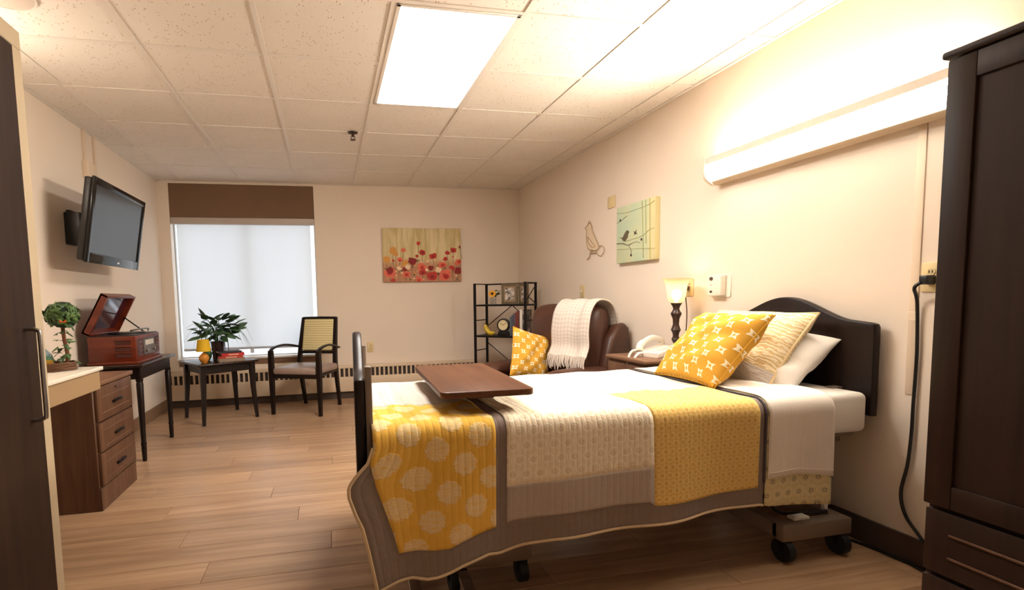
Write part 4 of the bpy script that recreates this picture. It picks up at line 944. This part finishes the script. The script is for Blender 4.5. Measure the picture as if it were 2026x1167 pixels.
# mums on yellow
k = NT('quilt_yellow_mums', .92, 0, .12); x, y, _ = k.xyz(k.coord('UV', (1/.112, 1/.112, 1), (0, 0, R(-31)), (.3, .62, 0)))
a = k.m_('SUBTRACT', k.m_('FRACT', x), .5); c = k.m_('SUBTRACT', k.m_('FRACT', y), .5)
r = k.m_('SQRT', k.m_('ADD', k.m_('MULTIPLY', a, a), k.m_('MULTIPLY', c, c))); th = k.m_('ARCTAN2', c, a)
pet = k.m_('MULTIPLY', k.m_('SINE', k.m_('MULTIPLY', th, 9)), .015); rr = k.m_('ADD', k.m_('ADD', r, pet), k.m_('MULTIPLY', k.m_('SUBTRACT', k.noise(k.coord('UV', (60, 160, 1)), 1, 2), .5), .16))
fl = k.ss(rr, .40, .33)
wv = k.m_('SINE', k.m_('ADD', k.m_('MULTIPLY', th, 15), k.m_('MULTIPLY', k.m_('SINE', k.m_('MULTIPLY', r, 40)), 2.5))); vein = k.ss(wv, -.6, -.2)
lines = k.ss(k.noise(k.coord('UV', (9, 90, 1)), 3, 2), .36, .5)
fm = k.m_('MULTIPLY', fl, k.m_('MULTIPLY', k.m_('ADD', .45, k.m_('MULTIPLY', vein, .4)), k.m_('ADD', .35, k.m_('MULTIPLY', lines, .65))))
k.color(k.mix(fm, k.mix(k.noise(k.coord('UV'), 30, 3), lin((228, 178, 74)), lin((238, 194, 96))), lin((236, 220, 178)))); quilt_bump(k, fl); MUMS = k.m
def rings(name, size, bg1, bg2, line, dot, rot=0, th_=(.30, .40)):
    k = NT(name, .92, 0, .12); x, y, _ = k.xyz(k.coord('UV', (1/size, 1/size, 1)))
    row = k.m_('FLOOR', y); x = k.m_('ADD', x, k.m_('MULTIPLY', row, .5)); a = k.m_('SUBTRACT', k.m_('FRACT', x), .5); c = k.m_('SUBTRACT', k.m_('FRACT', y), .5)
    r = k.m_('SQRT', k.m_('ADD', k.m_('MULTIPLY', a, a), k.m_('MULTIPLY', k.m_('MULTIPLY', c, c), 1.25)))
    rg = k.m_('MULTIPLY', k.ss(r, th_[0], th_[0]+.05), k.ss(r, th_[1]+.08, th_[1]+.02)); dt = k.m_('MULTIPLY', k.ss(r, .20, .16), k.ss(r, .07, .10))
    base = k.mix(k.noise(k.coord('UV'), 40, 3), lin(bg1), lin(bg2)); k.color(k.mix(dt, k.mix(rg, base, lin(line)), lin(dot)))
    quilt_bump(k, k.m_('MULTIPLY', rg, .35), .021); return k.m
RINGC = rings('quilt_cream_rings', .052, (242, 228, 202), (246, 234, 210), (249, 240, 220), (226, 210, 182))
YSM = rings('quilt_yellow_trellis', .030, (228, 188, 106), (236, 200, 120), (242, 212, 144), (212, 172, 92))
REV = rings('quilt_reverse', .056, (220, 204, 154), (226, 212, 166), (234, 222, 184), (164, 156, 134), th_=(.36, .42))

qt = thing('patchwork_quilt', 'yellow, cream and grey patchwork quilt hanging over the bed side', 'quilt', (0, 0, 0))
tf = -TW-RA-.28
base = qpanel(B(), 0, 1, tf, lambda s: LD(1.862+1.553*s), 0, ns=90, nt=110)
obj('border', base, GREY_D, qt, mod=.007, ang=80, label='dark grey quilt border')
HB = [(0, .112), (.25, .128), (.31, .128), (.60, .092), (1, .074)]
ZB = [(1.7, .272), (1.934, .272), (2.0, .266), (2.069, .267), (2.134, .286), (2.215, .304), (2.322, .316), (2.348, .325), (2.612, .341), (2.903, .350), (2.912, .334), (3.145, .339), (3.45, .356)]
tb = lambda s: RA+ZT-RR-ip(ZB, 1.862+1.553*s)
BLX = [(.64, 1.850), (.586, 1.850), (.515, 1.866), (.443, 1.889), (.355, 1.917), (.271, 1.939), (.15, 1.97)]
def sl(t):
    if t < .05: return 0.0
    y, z = prof_(t, 0); tx = ip(BLX, z); lo, hi = 0.0, .15
    for _ in range(24):
        md = (lo+hi)/2
        if SQ(md, t)[0] < tx: lo = md
        else: hi = md
    return lo
D1 = .0065
obj('patch', qpanel(B(), 0, .277, -.265, tb, D1, sl, 30, 60), MUMS, qt, mod=.002, ang=80, label='yellow patch with cream chrysanthemums')
obj('patch', qpanel(B(), 0, .277, -TW, -.265, D1, None, 24, 30), TAUPE, qt, mod=.002, ang=80, label='taupe grey quilt patch')
obj('patch', qpanel(B(), .304, .675, -TW, lambda s: RA+ZT-RR-ip([(.304, .454), (.48, .470), (.675, .482)], s), D1, None, 30, 60), RINGC, qt, mod=.002, ang=80, label='cream patch with ring pattern')
obj('patch', qpanel(B(), .304, .675, lambda s: RA+ZT-RR-ip([(.304, .454), (.48, .470), (.675, .482)], s), tb, D1, None, 30, 16), GREY_M, qt, mod=.002, ang=80, label='mid grey quilt patch')
obj('patch', qpanel(B(), .675, .981, -.25, tb, D1, None, 30, 60), YSM, qt, mod=.002, ang=80, label='yellow trellis patterned patch')
obj('patch', qpanel(B(), .675, .981, -.32, -.25, D1, None, 24, 6), TAUPE, qt, mod=.002, ang=80)
obj('patch', qpanel(B(), .675, .695, -TW, -.32, D1, None, 4, 20), TAUPE, qt, mod=.002, ang=80)
obj('patch', qpanel(B(), .695, .981, -TW, -.32, D1, None, 24, 30), CREAMW, qt, mod=.002, ang=80, label='white quilt patch')
obj('turned_panel', qpanel(B(), 1.004, XS(3.735), -TW, lambda s: LD(1.862+1.553*s), .004, None, 22, 60), REV, qt, mod=.004, ang=80, label='beige patterned reverse of the quilt')
PIPE = plain('quilt_piping', (214, 190, 154), .9, bump=.3, bs=200)
pts = [SQ(s, LD(1.862+1.553*s), .002) for s in lsp(0, 1, 90)]
obj('hem_piping', tube(B(), pts, .006, 6), PIPE, qt)
pts = [SQ(0, t_, .002) for t_ in lsp(.09, LD(1.862), 40)]
obj('foot_piping', tube(B(), pts, .006, 6), PIPE, qt)
pts = [SQ(1.0, t_, .007) for t_ in lsp(-TW, .36, 60)]
obj('head_piping', tube(B(), pts, .004, 6), plain('slate_piping', (84, 78, 84), .8), qt)

# flat sheet folded over the quilt
k = NT('sheet_linen', .85, 0, .15); k.color(k.mix(k.noise(k.coord('Object'), 10, 2), lin((236, 226, 214)), lin((244, 236, 226)))); k.bump(k.m_('ADD', k.noise(k.coord('Object', (22, 3, 2)), 1, 2), k.m_('MULTIPLY', k.noise(k.coord('Object'), 260, 2), .2)), .3, .006); SHL = k.m
st = thing('folded_top_sheet', 'white top sheet folded over the quilt below the pillows', 'bed sheet', (0, 0, 0))
tsb = lambda s: RA+ZT-RR-ip([(1.0, .385), (1.1, .392), (1.21, .372)], s)
obj('sheet', qpanel(B(), 1.006, XS(3.735), -TW, tsb, .013, None, 26, 70), SHL, st, mod=.004, ang=80)
obj('sheet_hem', tube(B(), [SQ(s, tsb(s)-.022, .0155) for s in lsp(1.008, XS(3.733), 26)], .0018, 5), plain('hem_stitch', (214, 200, 186), .9), st)

# ------------------------------------------------------------------ overbed table
t = thing('overbed_table', 'brown rolling overbed table standing across the foot of the bed', 'table', (2.315, 2.19, 0), R(-2.6))
def rrect(w, h, r, n=6):
    pts = []
    for cx, cy, a0 in ((w-r, h-r, 0), (-w+r, h-r, pi/2), (-w+r, -h+r, pi), (w-r, -h+r, 3*pi/2)):
        for i in range(n+1): a = a0+pi/2*i/n; pts.append((cx+r*cos(a), cy+r*sin(a)))
    return pts
TOPW = wood('overbed_walnut', (78, 48, 32), (108, 70, 48), .38, 1, .9)
obj('table_top', prism(B(), rrect(.178, .40, .03), 2, .768, .792, .004), TOPW, t)
obj('underframe', box(B(), (-.05, -.30, .745), (.05, .53, .768), .004, 1), GREIGE, t)
obj('column', box(B(), (-.035, .52, .06), (.035, .58, .768), .005, 2), GREIGE, t)
for x in (-.19, .0):
    obj('base_leg', box(B(), (x-.0225-.1, -.50, .06), (x+.0225-.1, .56, .09), .006, 2), CHROME, t)
    caster(t, x-.1, -.47, .026); caster(t, x-.1, .5, .026)
obj('base_cross', box(B(), (-.31, .52, .06), (.06, .58, .09), .005, 2), CHROME, t)

# ------------------------------------------------------------------ counter: ivy topiary, twig basket, cards
t = thing('ivy_topiary', 'round ivy topiary tree on the white counter', 'plant', (.455, 2.885, .855))
obj('trunk', tube(B(), spline([(0, 0, -.02), (.005, 0, .05), (-.004, 0, .12), (-.008, 0, .22)], 5), .009, 8), plain('twig_trunk', (104, 58, 32), .8, bump=.4), t)
obj('moss_ball', lathe(B(), [(.002, .17), (.03, .175), (.05, .2), (.058, .235), (.05, .27), (.03, .295), (.002, .3)], 16), plain('moss', (30, 44, 24), .95), t)
o0 = None; ri_ = random.Random(5)
for i in range(240):
    if i < 214:
        a = ri_.uniform(0, 2*pi); zc = ri_.uniform(-.9, 1); q_ = math.sqrt(1-zc*zc); n_ = Vector((q_*cos(a), q_*sin(a), zc)); p = Vector((-.006, 0, .238))+Vector((n_.x*.068, n_.y*.068, n_.z*.056)); nn = n_.copy(); dv = Vector((ri_.uniform(-1, 1), ri_.uniform(-1, 1), ri_.uniform(-1.2, .4))); dv = dv-nn*dv.dot(nn)*.75
    else:
        h = ri_.uniform(-.02, .16); a = ri_.uniform(0, 2*pi); rad = .012+(.035 if h < .03 else .012)*ri_.random(); p = Vector((rad*cos(a)-.01, rad*sin(a), h)); dv = Vector((cos(a), sin(a), ri_.uniform(-.8, .3))); nn = None
    if o0 is None: lf = o0 = obj('leaf', leafmesh(.036, .018, .25, True, 4), LEAFI, t, mod=.0008, ang=70)
    else: lf = inst('leaf', o0.data, t); lf.modifiers.new('thickness', 'SOLIDIFY').thickness = .0008
    lf.location = p; lf.rotation_euler = orient(dv, ri_.uniform(-.7, .7))
    if nn is not None:
        ax = dv.normalized(); az = (nn+.75*Vector((ri_.uniform(-1, 1), ri_.uniform(-1, 1), ri_.uniform(-1, 1)))); ay = az.cross(ax).normalized(); az = ax.cross(ay)
        lf.rotation_euler = Matrix((ax, ay, az)).transposed().to_euler(); s_ = ri_.uniform(.75, 1.2); lf.scale = (s_, s_, s_)
bf = obj('butterfly', prism(B(), [(-.003, -.002), (-.022, .012), (-.026, -.002), (-.016, -.012), (0, -.006), (.016, -.012), (.026, -.002), (.022, .012), (.003, -.002)], 1, -.001, .001), plain('butterfly_orange', (214, 92, 40), .6, var=.4, vs=120), t, smooth=False, label='orange butterfly pick')
bf.location = (.03, -.076, .205); bf.scale = (.6, .6, .6)
t = thing('twig_basket', 'low twig basket holding the topiary and cards on the counter', 'basket', (.405, 2.84, .821))
TWG = plain('twig', (98, 66, 44), .85, var=.3, bump=.4); rb = random.Random(8)
for j in range(6):
    z = .006+.0062*j; pts = [((.105+.004*rb.uniform(-1, 1))*cos(a), (.075+.004*rb.uniform(-1, 1))*sin(a), z+rb.uniform(-.003, .003)) for a in lsp(0, 2*pi*27/28, 28)]
    obj('twig_ring', tube(B(), pts, .0048, 6, closed=True), TWG, t)
obj('basket_floor', lathe(B(), [(.001, .001), (.07, .001), (.07, .022), (.001, .024)], 20), TWG, t)
t = thing('greeting_card', 'blue folded card printed with a landscape standing in the basket', 'card', (.355, 2.845, .846), R(12))
k = NT('card_print', .5); x_, y_, z_ = k.xyz(k.coord('Object')); n = k.noise(k.coord('Object', (1, 1, 3)), 16, 3)
zz = k.m_('ADD', z_, k.m_('MULTIPLY', n, .03)); c1 = k.mix(k.ss(zz, .062, .066), lin((96, 150, 120)), lin((160, 186, 200)))
c1 = k.mix(k.ss(zz, .045, .04), c1, lin((214, 168, 60))); k.color(k.mix(k.ss(n, .6, .7), c1, lin((70, 96, 150))))
card = [(-.055, 0), (.055, 0), (.05, .05), (.02, .085), (-.025, .1), (-.055, .095)]
obj('front_panel', prism(B(), card, 1, -.002, 0), k.m, t, smooth=False)
obj('back_panel', prism(B(), [(a_, b_) for a_, b_ in card], 1, .016, .018), plain('card_back', (190, 196, 196), .6), t, smooth=False)
obj('fold', box(B(), (-.055, -.002, 0), (-.0535, .018, .09)), plain('card_fold', (190, 196, 196), .6), t, smooth=False)
